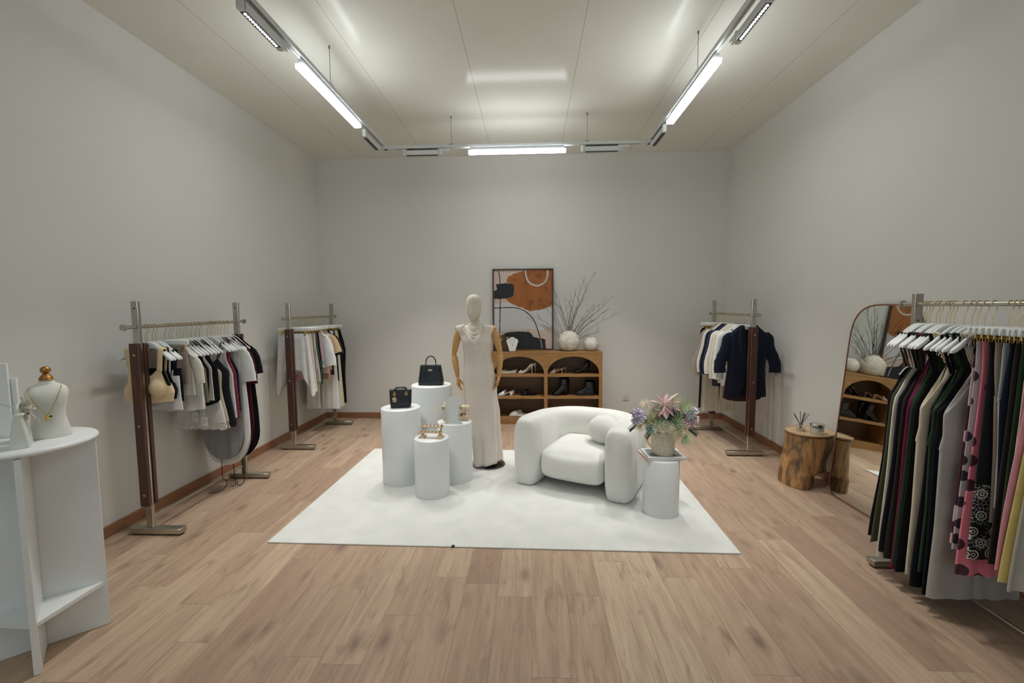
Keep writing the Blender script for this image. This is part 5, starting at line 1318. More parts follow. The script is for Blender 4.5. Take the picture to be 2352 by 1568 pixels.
for i in range(NV + 1):
    u = i / NV
    ring = []
    for j in range(nu):
        a = 2 * PI * j / nu; ca, sa = math.cos(a), math.sin(a); front = sa < 0
        # the neckline hangs as a cowl between the shoulders
        neck = max(0, 1 - (abs(ca) / .56) ** 1.6)
        ztop = 1.440 - .034 * (abs(ca) ** 3) - (.172 * neck ** .8 if front else .02 * neck)
        zb_ = .020 + .035 * max(0, ca + .2) * (1 if front else .3)
        tail = max(0, math.cos(a - .55)); zb_ += 0
        z = lerp(ztop, zb_, u); cx, hw_, hd = prof3(z)
        low = sst((.95 - z) / .9)
        fold = low * (.013 * math.sin(5 * a + .6) + .010 * math.sin(9 * a + 2.0 + z * 1.5) + .005 * math.sin(16 * a + 1.0))
        hw2 = hw_ + fold * .8; hd2 = hd + fold
        x = cx + hw2 * math.copysign(abs(ca) ** .92, ca); y = hd2 * sa - (.010 if front else 0)
        bust = math.exp(-((z - 1.250) / .045) ** 2) * math.exp(-((abs(ca) - .46) / .24) ** 2) * .034 if front else 0
        tum = math.exp(-((z - .97) / .06) ** 2) * math.exp(-(ca / .4) ** 2) * .010 if front else 0
        y -= bust + tum
        if front:
            # soft diagonal pulls at the waist
            wv = math.exp(-((z - 1.06) / .085) ** 2)
            y -= wv * .0035 * math.sin((z - .35 * ca * (1 if ca > 0 else -1)) * 95 + 1.2) * (1 - ca * ca)
        if front and z < 1.43:   # draped cowl folds running from the shoulders down to the middle
            for zc_, rise, sg, am, wd_ in ((1.222, .20, .016, .026, .80), (1.195, .17, .012, .010, .62)):
                zz_ = zc_ + rise * (abs(ca + .04) / .62) ** 1.35
                y -= math.exp(-((z - zz_) / sg) ** 2) * max(0, 1 - (ca / wd_) ** 2) ** .6 * am
        if z < .4: x += (.4 - z) * .10 * max(0, ca) ** 3
        ring.append((x, y + .002, z - ZB))
    rings.append(ring)
m.loft(rings, caps=(False, False)); o = m.build('dress_body', SATIN, dr, smooth=180)
so = o.modifiers.new('cloth', 'SOLIDIFY'); so.thickness = .002; so.offset = 0
for zc_, xo, r_mid, yo in ((1.246, .006, .017, -.135), (1.272, -.006, .013, -.130), (1.300, .004, .012, -.120), (1.335, -.004, .010, -.104)):
    P = smoothpts([(-.140, .004, 1.428), (-.112, -.052, 1.390), (-.072, lerp(-.06, yo, .72), lerp(1.39, zc_, .62)), (-.024 + xo, yo, zc_), (.026, lerp(-.06, yo, .72), lerp(1.39, zc_, .62)), (.064, -.052, 1.392), (.092, .004, 1.430)], 7)
    n_ = len(P); q = MB(); q.tube([(p[0], p[1], p[2] - ZB) for p in P], [max(.004, r_mid * math.sin(PI * (i + .6) / (n_ + .2)) ** .7) for i in range(n_)], 12, flat=.62); q.build('cowl_fold', SATIN, dr, smooth=180)
nk = thing('necklace', 'white beaded choker with a round pearl pendant on the mannequin', 'necklace', (-.52, MY, ZB))
b = MB(); N = 44
for i in range(N):
    a = 2 * PI * i / N; sa = math.sin(a)
    b.sphere((-.032 + .062 * math.cos(a), .008 + .060 * sa - (.02 if sa < 0 else 0) * -sa, 1.432 - ZB - .040 * max(0, -sa) ** 1.5), .0036, 8, 6)
b.build('bead_strand', PEARL, nk, smooth=180)
MB().sphere((-.032, -.079, 1.384 - ZB), .0125, 16, 12).build('pendant', PEARL, nk, smooth=180)

# ------------------------------------------------------------------ oak cabinet with two arches
cb = thing('arched_cabinet', 'honey oak open cabinet with two arched bays of shoes against the back wall', 'cabinet', (0, 0, 0))
X0, X1, Y0, Y1, HT = -.541, .955, 5.991, 6.311, .989
fr = MB(); n = 24; yf, yk = Y0, Y0 + .03
bays = ((-.497, .176), (.223, .911))
fr.box(((X0 + bays[0][0]) / 2, (yf + yk) / 2, HT / 2 - .013), (bays[0][0] - X0, yk - yf, HT - .027)); fr.box(((bays[0][1] + bays[1][0]) / 2, (yf + yk) / 2, HT / 2 - .013), (bays[1][0] - bays[0][1], yk - yf, HT - .027))
fr.box(((X1 + bays[1][1]) / 2, (yf + yk) / 2, HT / 2 - .013), (X1 - bays[1][1], yk - yf, HT - .027))
for xa, xb in bays:
    cx = (xa + xb) / 2; hw_ = (xb - xa) / 2; ar = []
    for i in range(n + 1): a = PI - PI * i / n; ar.append((cx + hw_ * math.cos(a), .700 + .226 * math.sin(a)))
    vs = []; fs = []
    for x, z in ar: vs += [(x, yf, z), (x, yf, HT - .026), (x, yk, z), (x, yk, HT - .026)]
    for i in range(n):
        p, q = i * 4, i * 4 + 4
        fs += [(p, q, q + 1, p + 1), (p + 2, p + 3, q + 3, q + 2), (p, p + 2, q + 2, q)]
    fr.add(vs, fs)
fr.build('front_frame', OAK, cb)
MB().box(((X0 + X1) / 2, (Y0 + Y1) / 2, HT - .0135), (X1 - X0, Y1 - Y0, .027), bev=.002).build('top_panel', OAK, cb, (0, 0, .0005))
for x in (X0 + .012, X1 - .012): MB().box((x, (yk + Y1) / 2, HT / 2 - .013), (.024, Y1 - yk, HT - .027)).build('side_panel', OAK, cb)
MB().box(((bays[0][1] + bays[1][0]) / 2, (yk + Y1) / 2, HT / 2 - .013), (.03, Y1 - yk - .02, HT - .03)).build('divider', OAK, cb)
MB().box(((X0 + X1) / 2, Y1 - .006, HT / 2), (X1 - X0 - .05, .012, HT - .06)).build('back_panel', wood('oak_shaded_back', C(92, 64, 40), C(106, 76, 48), C(120, 88, 58), stretch=(1.2, 9, 9)), cb)  # darker oak: shade inside the bays is put into the colour
for xa, xb in ((X0 + .024, bays[0][1] + .0085), (bays[1][0] - .0085, X1 - .024)):
    for zc, th in ((.668, .034), (.366, .030), (.074, .030)):
        MB().box(((xa + xb) / 2, (yk + .004 + Y1 - .014) / 2, zc), (xb - xa - .002, Y1 - .018 - yk, th)).build('shelf', OAK, cb)
for xa, xb in bays:
    for zc, th in ((.668, .034), (.366, .030), (.0445, .089)):
        MB().box(((xa + xb) / 2, (yf + yk) / 2 + .001, zc), (xb - xa, yk - yf - .002, th)).build('shelf_lipping', OAK, cb)

# ------------------------------------------------------------------ shoes on the shelves (every shoe by itself)
SH = {}
for n_, (r, g, b, ro) in dict(cream=(218, 208, 186, .4), bone=(222, 214, 196, .28), nudepink=(214, 172, 152, .3), patent=(14, 15, 18, .10), blackcalf=(22, 22, 24, .3), boot=(20, 20, 24, .16), chelsea=(26, 34, 38, .2), whitel=(228, 228, 226, .3), insole=(196, 170, 140, .6), soleblk=(14, 14, 15, .5)).items():
    SH[n_] = plain('shoe_' + n_, C(r, g, b), ro)
FUR = NT('fluffy_fur'); v = FUR.obj(); fz_ = FUR.n('TexNoise', {'Vector': v, 'Scale': 150.0, 'Detail': 4.0}); FUR.bsdf(FUR.ramp((fz_, 0), [(.3, C(206, 198, 180)), (.7, C(232, 226, 212))]), .95, bump=fz_, bs=1.0, bd=.012, Sheen_Weight=.6); FUR = FUR.m
def shoe(name, label, loc, rz, L, kind, mat, heel=0.0, shaft=0.0, group=None, hw0=.036, sole=None, extra=None):
    """toe points to -x; x runs from the toe (0) to the heel (L)"""
    t = thing(name, label, 'shoe' if 'boot' not in name else 'boot', loc, rz, group)
    def footz(u):   # height of the foot bed from toe to heel
        return heel * sst((u - .28) / .62)
    def width(u): return hw0 * interp([(0, .28), (.06, .62), (.2, .95), (.32, 1.0), (.6, .72), (.88, .74), (.97, .55), (1, .3)], u)
    K = 22
    so = MB(); rg = []; th = .006 if kind not in ('chunky',) else .022
    for i in range(K + 1):
        u = i / K; x = u * L; w_ = width(u) * 1.04; z = footz(u) + (.004 if kind != 'fur' else 0); 
        rg.append([(x, -w_, z), (x, w_, z), (x, w_, z + th), (x, -w_, z + th)])
    so.loft(rg); so.build('sole', sole or mat, t, smooth=50)
    if heel > .02:
        hl = MB(); zt = footz(.9) + .006
        if kind in ('block',): hl.box((L * .88, 0, zt / 2), (L * .17, .05, zt), bev=.003)
        elif kind in ('boot',): hl.loft([[(L * .90 + r * math.cos(b), r * math.sin(b), z) for b in [2 * PI * j / 12 for j in range(12)]] for z, r in ((0, .012), (zt * .5, .014), (zt, .030))])
        else: hl.loft([[(L * (.93 - .03 * z / zt) + r * math.cos(b), r * math.sin(b), z) for b in [2 * PI * j / 12 for j in range(12)]] for z, r in ((0, .0055), (zt * .5, .006), (zt * .82, .011), (zt, .022))])
        hl.build('heel', sole or mat, t, smooth=60)
    if kind == 'chunky':
        MB().box((L * .86, 0, .011), (L * .26, .058, .022), bev=.003).build('heel', sole or mat, t)
    up = MB(); rg = []
    def topz(u):
        if kind in ('pump', 'flat'): return interp([(0, .010), (.08, .026), (.22, .042), (.27, .036), (.4, .026), (.6, .026), (.85, .044), (1, .050)], u)
        return 0
    if kind in ('pump', 'flat'):
        for i in range(K + 1):
            u = i / K; x = u * L * (1.0) ; w_ = width(u); z = footz(u) + .008; tz = topz(u); op = sst((u - .2) / .1)
            r_out = []
            n_ = 10
            for j in range(n_ + 1):
                b = PI * j / n_; c_, s_ = math.cos(b), math.sin(b)
                yy = w_ * math.copysign(abs(c_) ** .6, c_); zz = z + tz * (abs(s_) ** .7)
                if op > 0:   # open throat: side walls only, the floor of the shoe between them
                    if 2 < j < n_ - 2: zz = lerp(zz, z + .002, op); 
                r_out.append((x, yy, zz))
            rg.append(r_out)
        up.loft(rg, closed=False); o = up.build('upper', mat, t, smooth=70); q = o.modifiers.new('th', 'SOLIDIFY'); q.thickness = .002
        ins = MB(); rg = []
        for i in range(6, K):
            u = i / K; w_ = width(u) * .8; z = footz(u) + .0115; rg.append([(u * L, -w_, z), (u * L, w_, z)])
        ins.loft(rg, closed=False); ins.build('insole', SH['insole'], t)
    elif kind in ('mule', 'block', 'slide'):
        for i in range(2, 12):
            u = .10 + .36 * (i - 2) / 9; x = u * L; w_ = width(u) * 1.02; z = footz(u) + .006; tz = .020 + .030 * sst((u - .1) / .3)
            rg.append([(x, w_ * math.copysign(abs(math.cos(b)) ** .6, math.cos(b)), z + tz * math.sin(b) ** .7) for b in [PI * j / 10 for j in range(11)]])
        up.loft(rg, closed=False); o = up.build('vamp_strap', mat, t, smooth=70); q = o.modifiers.new('th', 'SOLIDIFY'); q.thickness = .0025
        ins = MB(); rg = []
        for i in range(1, K):
            u = i / K; w_ = width(u) * .85; z = footz(u) + .0105; rg.append([(u * L, -w_, z), (u * L, w_, z)])
        ins.loft(rg, closed=False); ins.build('insole', SH['insole'] if mat is not SH['patent'] else SH['blackcalf'], t)
    elif kind in ('boot', 'chunky'):
        z0 = .008 if kind == 'boot' else .022
        path = [((.02, .012), .18, .012), ((.06, .020), .45, .020), ((.16, .032), .80, .030), ((.30, .044), .95, .040), ((.42, .058), .95, .048), ((.52, .075), .92, .052)]
        for (u, zc), wf_, hh in path:
            x = u * L; z = footz(u) + z0; rg.append([(x, width(max(u, .12)) * wf_ * math.cos(b), z + hh * (1 + math.sin(b))) for b in [2 * PI * j / 20 for j in range(20)]])
        hs = [(.0, .75, .27, .036), (.03, .76, .255, .038), (.4, .75, .235, .041), (.75, .74, .25, .046), (1.0, .74, .265, .049)]
        base = footz(.8) + z0
        for q, cx, rx, ry in hs:
            z = lerp(base + .085, shaft, q) if q > 0 else base + .07
            tilt = .10 * (1 - q); wr = 1 + .03 * math.sin(q * 17)
            rg.append([(L * cx + L * rx * math.cos(-b + PI) * wr * -1 * -1, ry * wr * math.sin(b) * -1 * -1, z - tilt * L * rx * 0) for b in [2 * PI * j / 20 for j in range(20)]])
        # shaft and foot as two shells that meet at the ankle
        foot = MB(); frg = []
        for i in range(K + 1):
            u = i / K; x = u * L; w_ = width(u); z = footz(u) + z0; tz = interp([(0, .016), (.06, .030), (.2, .048), (.4, .075), (.55, .11), (1, .11)], u)
            frg.append([(x, w_ * math.copysign(abs(math.cos(b)) ** .7, math.cos(b)), z + tz * abs(math.sin(b)) ** .8) for b in [PI * j / 14 for j in range(15)]] + [(x, -w_ * .5, z), (x, w_ * .5, z)])
        foot.loft(frg); foot.build('foot_upper', mat, t, smooth=180)
        sf = MB(); sf.loft(rg[6:], caps=(False, False)); o = sf.build('shaft', mat, t, smooth=180); q = o.modifiers.new('th', 'SOLIDIFY'); q.thickness = .003
    elif kind == 'fur':
        fu = MB(); rg = []
        for i in range(K + 1):
            u = i / K; x = u * L; w_ = width(u) * 1.25; tz = interp([(0, .012), (.08, .045), (.25, .07), (.42, .075), (.5, .03), (.8, .024), (1, .012)], u)
            rg.append([(x, w_ * math.cos(b), .004 + max(0, tz * math.sin(b)) if math.sin(b) > 0 else .004) for b in [2 * PI * j / 20 for j in range(20)]])
        fu.loft(rg); fu.build('fur_upper', FUR, t, smooth=180)
    if extra == 'bow':
        bw = MB()
        for s_ in (-1, 1): bw.sphere((L * .90, s_ * .022, heel + .065), .022, 12, 8, sc=(.6, 1.0, .8))
        bw.sphere((L * .90, 0, heel + .065), .010, 10, 6); bw.build('bow', mat, t, smooth=180)
        MB().tube([(L * .86 + .028 * math.cos(b), .03 * math.sin(b), heel + .06) for b in [2 * PI * i / 16 for i in range(16)]], .003, 6, closed=True).build('ankle_strap', mat, t)
    if extra == 'knot':
        bw = MB()
        for s_ in (-1, 1): bw.sphere((L * .30, s_ * .014, .052), .020, 12, 8, sc=(1.1, .8, .7))
        bw.build('knot', mat, t, smooth=180)
    return t
S1, S2, S3 = .6852, .3812, .0892
def pair(name, desc, x0, x1, z, kind, mat, **k):
    L = (x1 - x0); ex = k.pop('sep', .095); dx = k.pop('dx', .03)
    shoe(name, desc + ', front shoe', (x0, 6.085, z), k.get('rz', 0), L - dx, kind, mat, heel=k.get('heel', 0), shaft=k.get('shaft', 0), group=desc + ' pair', sole=k.get('sole'), extra=k.get('extra'), hw0=k.get('hw0', .036))
    shoe(name, desc + ', back shoe', (x0 + dx, 6.085 + ex, z), k.get('rz', 0), L - dx, kind, mat, heel=k.get('heel', 0), shaft=k.get('shaft', 0), group=desc + ' pair', sole=k.get('sole'), extra=k.get('extra'), hw0=k.get('hw0', .036))
pair('ballet_flat', 'cream ballet flat on the top shelf behind the wooden arm', -.43, -.185, S1, 'flat', SH['cream'], dx=.02)
pair('pump', 'bone stiletto pump on the top shelf of the left bay', -.175, .075, S1, 'pump', SH['bone'], heel=.095, dx=.045)
pair('mule', 'pink kitten heel mule on the top shelf of the right bay', .235, .49, S1, 'mule', SH['nudepink'], heel=.055, dx=.05)
pair('bow_pump', 'black patent pump with a bow on the top shelf', .575, .815, S1, 'pump', SH['patent'], heel=.085, dx=.03, extra='bow')
pair('block_heel_sandal', 'white block heel sandal on the middle shelf', -.47, -.225, S2, 'block', SH['whitel'], heel=.045, dx=.02)
pair('slide_sandal', 'black knotted slide sandal on the middle shelf', -.155, .085, S2, 'slide', SH['patent'], dx=.02, extra='knot')
pair('heeled_boot', 'black patent heeled ankle boot on the middle shelf', .285, .53, S2, 'boot', SH['boot'], heel=.07, shaft=.238, dx=.03, hw0=.038)
pair('chelsea_boot', 'black chunky ankle boot on the middle shelf of the right bay', .61, .885, S2, 'chunky', SH['chelsea'], shaft=.19, dx=.025, sole=SH['soleblk'], hw0=.04)
for i, (dx_, dy_, rz_, wd) in enumerate(((-.30, 6.075, .15, 'lying flat in front'), (-.235, 6.185, -.35, 'turned over the other one'))):
    shoe('fluffy_slipper', 'cream fluffy slipper on the bottom shelf, ' + wd, (dx_, dy_, S3 + .0), rz_, .235, 'fur', FUR, hw0=.045, group='cream fluffy slippers')

# ------------------------------------------------------------------ things on top of the cabinet
CT = .9896
pt = thing('framed_painting', 'abstract rust, black and white painting in a brown frame leaning on the wall', 'painting', (-.107, 6.262, CT), 0, rot=(-.035, 0, 0))
PW, PH = .846, 1.13
FRM = wood('frame_wood', C(62, 34, 26), C(76, 44, 34), C(88, 54, 42), stretch=(4, 4, 4))
f_m = MB()
for c, d in (((0, 0, .0085), (PW, .034, .017)), ((0, 0, PH - .0085), (PW, .034, .017)), ((-PW / 2 + .0085, 0, PH / 2), (.017, .034, PH - .034)), ((PW / 2 - .0085, 0, PH / 2), (.017, .034, PH - .034))): f_m.box(c, d, bev=.001)
f_m.build('frame', FRM, pt)
def paint(name, col, amt=.12, sc=10.0, col2=None):
    k = NT(name); v = k.obj(); n = k.n('TexNoise', {'Vector': v, 'Scale': sc, 'Detail': 5.0, 'Roughness': .65})
    d = tuple(x * (1 - amt) for x in col[:3]) + (1,); u = tuple(min(1, x * (1 + amt)) for x in col[:3]) + (1,)
    st = [(.3, d), (.55, col), (.72, u)]
    if col2: st = [(.3, col2), (.48, col), (.75, u)]
    k.bsdf(k.ramp((n, 0), st), .7, bump=(n, 0), bs=.15, bd=.003); return k.m
PB, PWH, PRU, PBK, PLN = paint('paint_blush', C(206, 186, 174), .05), paint('paint_white', C(206, 206, 206), .05), paint('paint_rust', C(160, 98, 48), .12, 7.0, C(118, 62, 34)), paint('paint_slate', C(34, 39, 42), .15), paint('paint_line', C(36, 38, 40), .1)
cv = MB()
# crop coordinates of the picture (0..1 across, 0..1 down)
def pq(u, v): return (-PW / 2 + .017 + u * (PW - .034), PH - .017 - v * (PH - .034))
def blob(pts, lay, mi, jag=.006, seed=1, sub=5):
    rr = random.Random(seed); P = [Vector((*pq(*p), 0)) for p in pts]; out = []
    for i in range(len(P)):
        a, b = P[i], P[(i + 1) % len(P)]
        for j in range(sub):
            q = a.lerp(b, j / sub); out.append((q.x + rr.uniform(-jag, jag), q.y + rr.uniform(-jag, jag)))
    out = [(max(-PW / 2 + .017, min(PW / 2 - .017, x)), max(.017, min(PH - .017, z))) for x, z in out]
    y = .004 - lay * .0006
    m = MB(); m.prism(out, y, y + .0006); cv.add(m.v, m.f, mi)
cv.box((0, .009, PH / 2), (PW - .034, .010, PH - .034), 0)
blob([(0, .43), (.2, .40), (.38, .45), (.62, .52), (.97, .48), (1, .42), (1, .70), (.8, .77), (.55, .74), (.3, .76), (0, .80)], 1, 1, .008, 2)
blob([(.25, .08), (.40, .03), (.58, .0), (1, 0), (1, .44), (.86, .50), (.62, .52), (.42, .46), (.24, .40), (.20, .34), (.34, .33), (.33, .18), (.21, .15)], 2, 2, .007, 3)
blob([(.04, .17), (.30, .165), (.345, .20), (.335, .33), (.22, .355), (.02, .365), (.0, .345), (.0, .265), (.05, .25)], 3, 3, .007, 4)
blob([(.20, .80), (.45, .775), (.62, .79), (.70, .86), (.88, .885), (.90, 1.0), (.0, 1.0), (.0, .93)], 1.5, 3, .008, 5)
def stroke(pts, wd, lay, mi, seed=1):
    rr = random.Random(seed); P = smoothpts([(*pq(*p), 0) for p in pts], 6); a = []; b = []
    for i, p in enumerate(P):
        t = (P[min(i + 1, len(P) - 1)] - P[max(i - 1, 0)]).normalized(); n = Vector((-t.y, t.x, 0)) * wd * rr.uniform(.75, 1.1) / 2
        a.append((p.x + n.x, p.y + n.y)); b.append((p.x - n.x, p.y - n.y))
    y = .004 - lay * .0006; vs = []; fs = []
    for (ax, az), (bx, bz) in zip(a, b): vs += [(ax, y, az), (bx, y, bz), (ax, y + .0006, az), (bx, y + .0006, bz)]
    for i in range(len(a) - 1):
        p = i * 4; fs += [(p, p + 1, p + 5, p + 4), (p, p + 4, p + 6, p + 2), (p + 1, p + 3, p + 7, p + 5)]
    cv.add(vs, fs, mi)
stroke([(.545, .005), (.555, .07), (.60, .15), (.70, .195), (.80, .19), (.89, .14), (.92, .07), (.925, .005)], .022, 4, 1, 6)
stroke([(.08, .01), (.105, .10), (.11, .3), (.105, .55), (.095, .80)], .013, 4.5, 4, 7)
stroke([(0, .478), (.2, .475), (.38, .478), (.55, .53), (.68, .63), (.76, .78), (.80, .90), (.82, .995)], .013, 4.8, 4, 8)
stroke([(.795, .88), (.815, .94), (.825, .995)], .010, 5.2, 1, 9)
cv.build('canvas', [PB, PWH, PRU, PBK, PLN], pt, smooth=30)
# leans against the wall
CER = NT('stone_ceramic'); v = CER.obj(); n1 = CER.n('TexNoise', {'Vector': v, 'Scale': 14.0, 'Detail': 6.0, 'Roughness': .7}); n2 = CER.n('TexNoise', {'Vector': CER.obj((1, 1, 5)), 'Scale': 20.0, 'Detail': 3.0})
CER.bsdf(CER.ramp(CER.math('ADD', CER.math('MULTIPLY', (n1, 0), .6), CER.math('MULTIPLY', (n2, 0), .4)), [(.35, C(168, 158, 142)), (.48, C(206, 199, 186)), (.65, C(222, 216, 205))]), .85, bump=(n1, 0), bs=.4, bd=.005); CER = CER.m
def jar(label, loc, s_, nk):
    t = thing('ceramic_vase', label, 'vase', loc)
    pr = [(.50, 0), (.58, .03), (.86, .30), (1.0, .78), (.98, 1.05), (.82, 1.38), (.60, 1.60), (nk, 1.72), (nk * .98, 1.80), (nk * .90, 1.81), (nk * .86, 1.72), (.55, 1.55), (.8, 1.2), (.8, .7), (.4, .12), (0, .1)]
    P = [p for p in smoothpts([(a, 0, b) for a, b in pr], 4)]
    MB().lathe([(max(0, p.x) * s_, p.z * s_) for p in P], 40).build('vessel', CER, t, smooth=180); return t
jar('large round stone coloured vase with bare branches on the cabinet', (.516, 6.135, CT + .0008), .153, .42)
jar('small round stone coloured vase at the right end of the cabinet', (.818, 6.115, CT + .0008), .1035, .48)
# bare branches
brn = thing('bare_branches', 'bundle of dry bare branches in the large round vase', 'branches', (.516, 6.135, CT))
TWIG = wood('twig_bark', C(48, 38, 32), C(70, 57, 48), C(92, 78, 66), rough=.8)
def branch(p1, seed, r=.0035, side=3, z0=.27):
    rr = random.Random(seed); m = MB()
    a = Vector((rr.uniform(-.03, .03), rr.uniform(-.03, .03), z0 - .20)); e = Vector(p1); d0 = (e - a)
    k = 7; P = []
    for i in range(k + 1):
        u = i / k; q = a + Vector((d0.x * u ** 1.25, d0.y * u ** 1.25, d0.z * (u ** .85)))
        if 0 < i: q += Vector((rr.uniform(-1, 1), rr.uniform(-.5, .5), rr.uniform(-1, 1))) * .012
        P.append(q)
    S = smoothpts(P, 4); n = len(S); m.tube(S, [r * lerp(1, .35, i / n) for i in range(n)], 6)
    for j in range(side):
        i = int(n * rr.uniform(.45, .92)); t = (S[min(i + 1, n - 1)] - S[i - 1]).normalized(); sd_ = Vector((rr.uniform(-1, 1), rr.uniform(-.6, .6), rr.uniform(-.3, 1))).normalized()
        dd = (t + sd_ * .8).normalized(); L = rr.uniform(.05, .15); m.tube([S[i], S[i] + dd * L * .5, S[i] + (dd + sd_ * .25).normalized() * L], [r * .45, r * .35, r * .2], 5)
    m.build('branch', TWIG, brn, smooth=180)
# tips: offsets from the vase centre (x, y, z above the cabinet top)
tips = [(.36, -.02, 1.07), (.215, -.05, 1.0), (.10, -.02, .86), (.615, -.03, .735), (.53, -.10, .57), (.64, -.05, .505), (.36, -.03, .62), (.34, -.12, .52), (.40, -.16, .26), (.30, -.18, .22), (-.36, -.12, .93), (-.25, -.10, .96),
        (-.20, -.12, .78), (-.30, -.14, .70), (-.36, -.12, .62), (-.52, -.16, .50), (-.58, -.12, .46), (-.42, -.15, .36), (.02, -.04, .70), (-.06, -.08, .72), (.15, -.10, .66), (.20, -.05, .78), (.25, -.12, .55), (.45, -.04, .66), (-.12, -.02, .62), (.06, .02, .64), (.42, -.02, .47), (-.34, -.05, .34)]
for i, tp in enumerate(tips): branch(tp, 100 + i, r=.0042 if i < 5 else .0032, side=3 if i % 3 else 4)
# monogram vanity case and necklace bust
def monogram():
    k = NT('monogram_canvas'); tc = k.n('TexCoord'); mp = k.n('Mapping', {'Vector': (tc, 'Object'), 'Rotation': (0, PI / 4, 0)})
    sp = k.n('SeparateXYZ', {0: mp})
    def cell(a, f): return k.math('ABSOLUTE', k.math('SUBTRACT', k.math('FRACT', k.math('ADD', k.math('MULTIPLY', (sp, a), f), 20.0)), .5))
    a, b = cell(0, 42), cell(2, 42); d = k.math('ADD', k.math('MULTIPLY', a, a), k.math('MULTIPLY', b, b)); dd = k.math('LESS_THAN', d, .03); rg = k.math('LESS_THAN', k.math('ABSOLUTE', k.math('SUBTRACT', d, .09)), .02)
    k.bsdf(k.mix(k.math('MULTIPLY', k.math('MAXIMUM', dd, rg), .8), C(54, 38, 32), C(126, 96, 62)), .5); return k.m
vc = thing('vanity_case', 'brown monogram vanity case with brass clasp on the cabinet', 'case', (-.395, 6.145, CT + .0008), -.12)
MB().box((0, 0, .079), (.205, .13, .158), bev=.008).build('body', monogram(), vc)
MB().box((0, 0, .176), (.207, .132, .034), bev=.006).build('lid', monogram(), vc)
t_ = MB(); 
for z in (.004, .152, .163): t_.box((0, 0, z), (.211, .136, .007), bev=.001)
for sx in (-1, 1):
    for sy in (-1, 1): t_.box((sx * .1, sy * .063, .095), (.014, .014, .185), bev=.002)
t_.build('leather_edging', plain('brown_leather', C(70, 44, 32), .45), vc)
c_ = MB(); c_.box((.0, -.069, .156), (.036, .008, .04), bev=.002); c_.cyl((0, -.074, .150), (0, -.07, .150), .008, 12); c_.build('clasp', BRASS, vc)
c_ = MB()
for sx in (-1, 1): c_.box((sx * .09, -.064, .178), (.026, .01, .032), bev=.002)
c_.build('corner_guard', BRASS, vc)
MB().tube(smoothpts([(-.06, 0, .193), (-.045, 0, .206), (0, 0, .210), (.045, 0, .206), (.06, 0, .193)], 5), .006, 8).build('handle', plain('brown_leather', C(70, 44, 32), .45), vc, smooth=180)
nb = thing('necklace_bust', 'white shield shaped necklace display bust in front of the monogram case', 'jewellery stand', (-.250, 6.03, CT + .0008), .02, rot=(-.12, 0, .02))
o_ = [(-.038, .0), (.038, .0), (.044, .012), (.058, .07), (.080, .135), (.078, .155), (.062, .170), (.030, .182), (.022, .196), (-.022, .196), (-.030, .182), (-.062, .170), (-.078, .155), (-.080, .135), (-.058, .07), (-.044, .012)]
MB().prism(o_, -.012, .012).build('bust_board', fabric('white_velvet', C(226, 224, 216)), nb, bevel=.006)
MB().box((0, .040, .05), (.05, .006, .11), rot=Matrix.Rotation(.5, 3, 'X')).build('easel_leg', PAPER, nb)
fk = thing('fine_necklace', 'fine silver necklace with a small pendant on the shield shaped bust', 'necklace', (-.250, 6.03, CT + .0008), 0, rot=(-.12, 0, .02))
MB().tube(smoothpts([(-.022, -.0138, .192), (-.026, -.0142, .15), (-.012, -.0142, .105), (0, -.0142, .09), (.012, -.0142, .105), (.026, -.0142, .15), (.022, -.0138, .192)], 6), .0012, 5).build('chain', STEEL, fk)
MB().sphere((0, -.0155, .084), .0065, 10, 8, sc=(1, .5, 1)).build('pendant', STEEL, fk)
# ------------------------------------------------------------------ stump table, diffuser and candle
def stump_mat():
    k = NT('stump_bark'); v = k.obj((4.2, 4.2, 1.5)); n1 = k.n('TexNoise', {'Vector': v, 'Scale': 1.4, 'Detail': 5.0, 'Roughness': .55, 'Distortion': 1.9}); n2 = k.n('TexNoise', {'Vector': k.obj((26, 26, 3)), 'Scale': 2.0, 'Detail': 4.0, 'Distortion': .6})
    f = k.math('ADD', k.math('MULTIPLY', (n1, 0), .75), k.math('MULTIPLY', (n2, 0), .25))
    c = k.ramp(f, [(.33, C(52, 40, 32)), (.42, C(104, 82, 58)), (.48, C(156, 114, 68)), (.58, C(190, 142, 88)), (.70, C(206, 168, 116))])
    k.bsdf(c, .5, bump=f, bs=.5, bd=.02, Coat_Weight=.15); return k.m
st = thing('stump_table', 'polished tree stump side table with a cut away foot beside the mirror', 'side table', (2.44, 4.02, 0))
m = MB(); rings = []; NU = 48
for i in range(25):
    u = i / 24; z = lerp(.002, .452, u); ring = []
    xl = lerp(-.197, -.150, sst(u)); xr = lerp(.045, lerp(.165, .215, sst((u - .3) / .6)), sst((u - .24) / .10)) + .012 * math.sin(u * 9); cx = (xl + xr) / 2; hx = (xr - xl) / 2
    for j in range(NU):
        a = 2 * PI * j / NU
        rx = hx * (1 + .03 * math.sin(3 * a + 1.0) + .02 * math.sin(7 * a + u * 3)); ry = lerp(.170, .175, u) * (1 + .03 * math.sin(3 * a + 1))
        x, y = cx + rx * math.cos(a), ry * math.sin(a)
        # the right side is undercut below an overhanging shoulder
        if i == 0: x = cx + (x - cx) * .985; y *= .985
        ring.append((x, y, z))
    rings.append(ring)
m.loft(rings); m.build('trunk', stump_mat(), st, smooth=70)
m = MB(); m.lathe([(.176, 0), (.182, .004), (.186, .014), (.190, .0195), (.187, .0205), (.181, .011), (.176, .008), (0, .008)], 56, sx=1.0, sy=.94)
m.build('tray_top', wood('tray_birch', C(196, 160, 122), C(208, 174, 136), C(218, 186, 150), stretch=(2, 9, 9)), st, (.03, 0, .458), smooth=50)
MB().lathe([(.16, 0), (.16, .008)], 40, sy=.94).build('spacer', INK, st, (.03, 0, .4515))
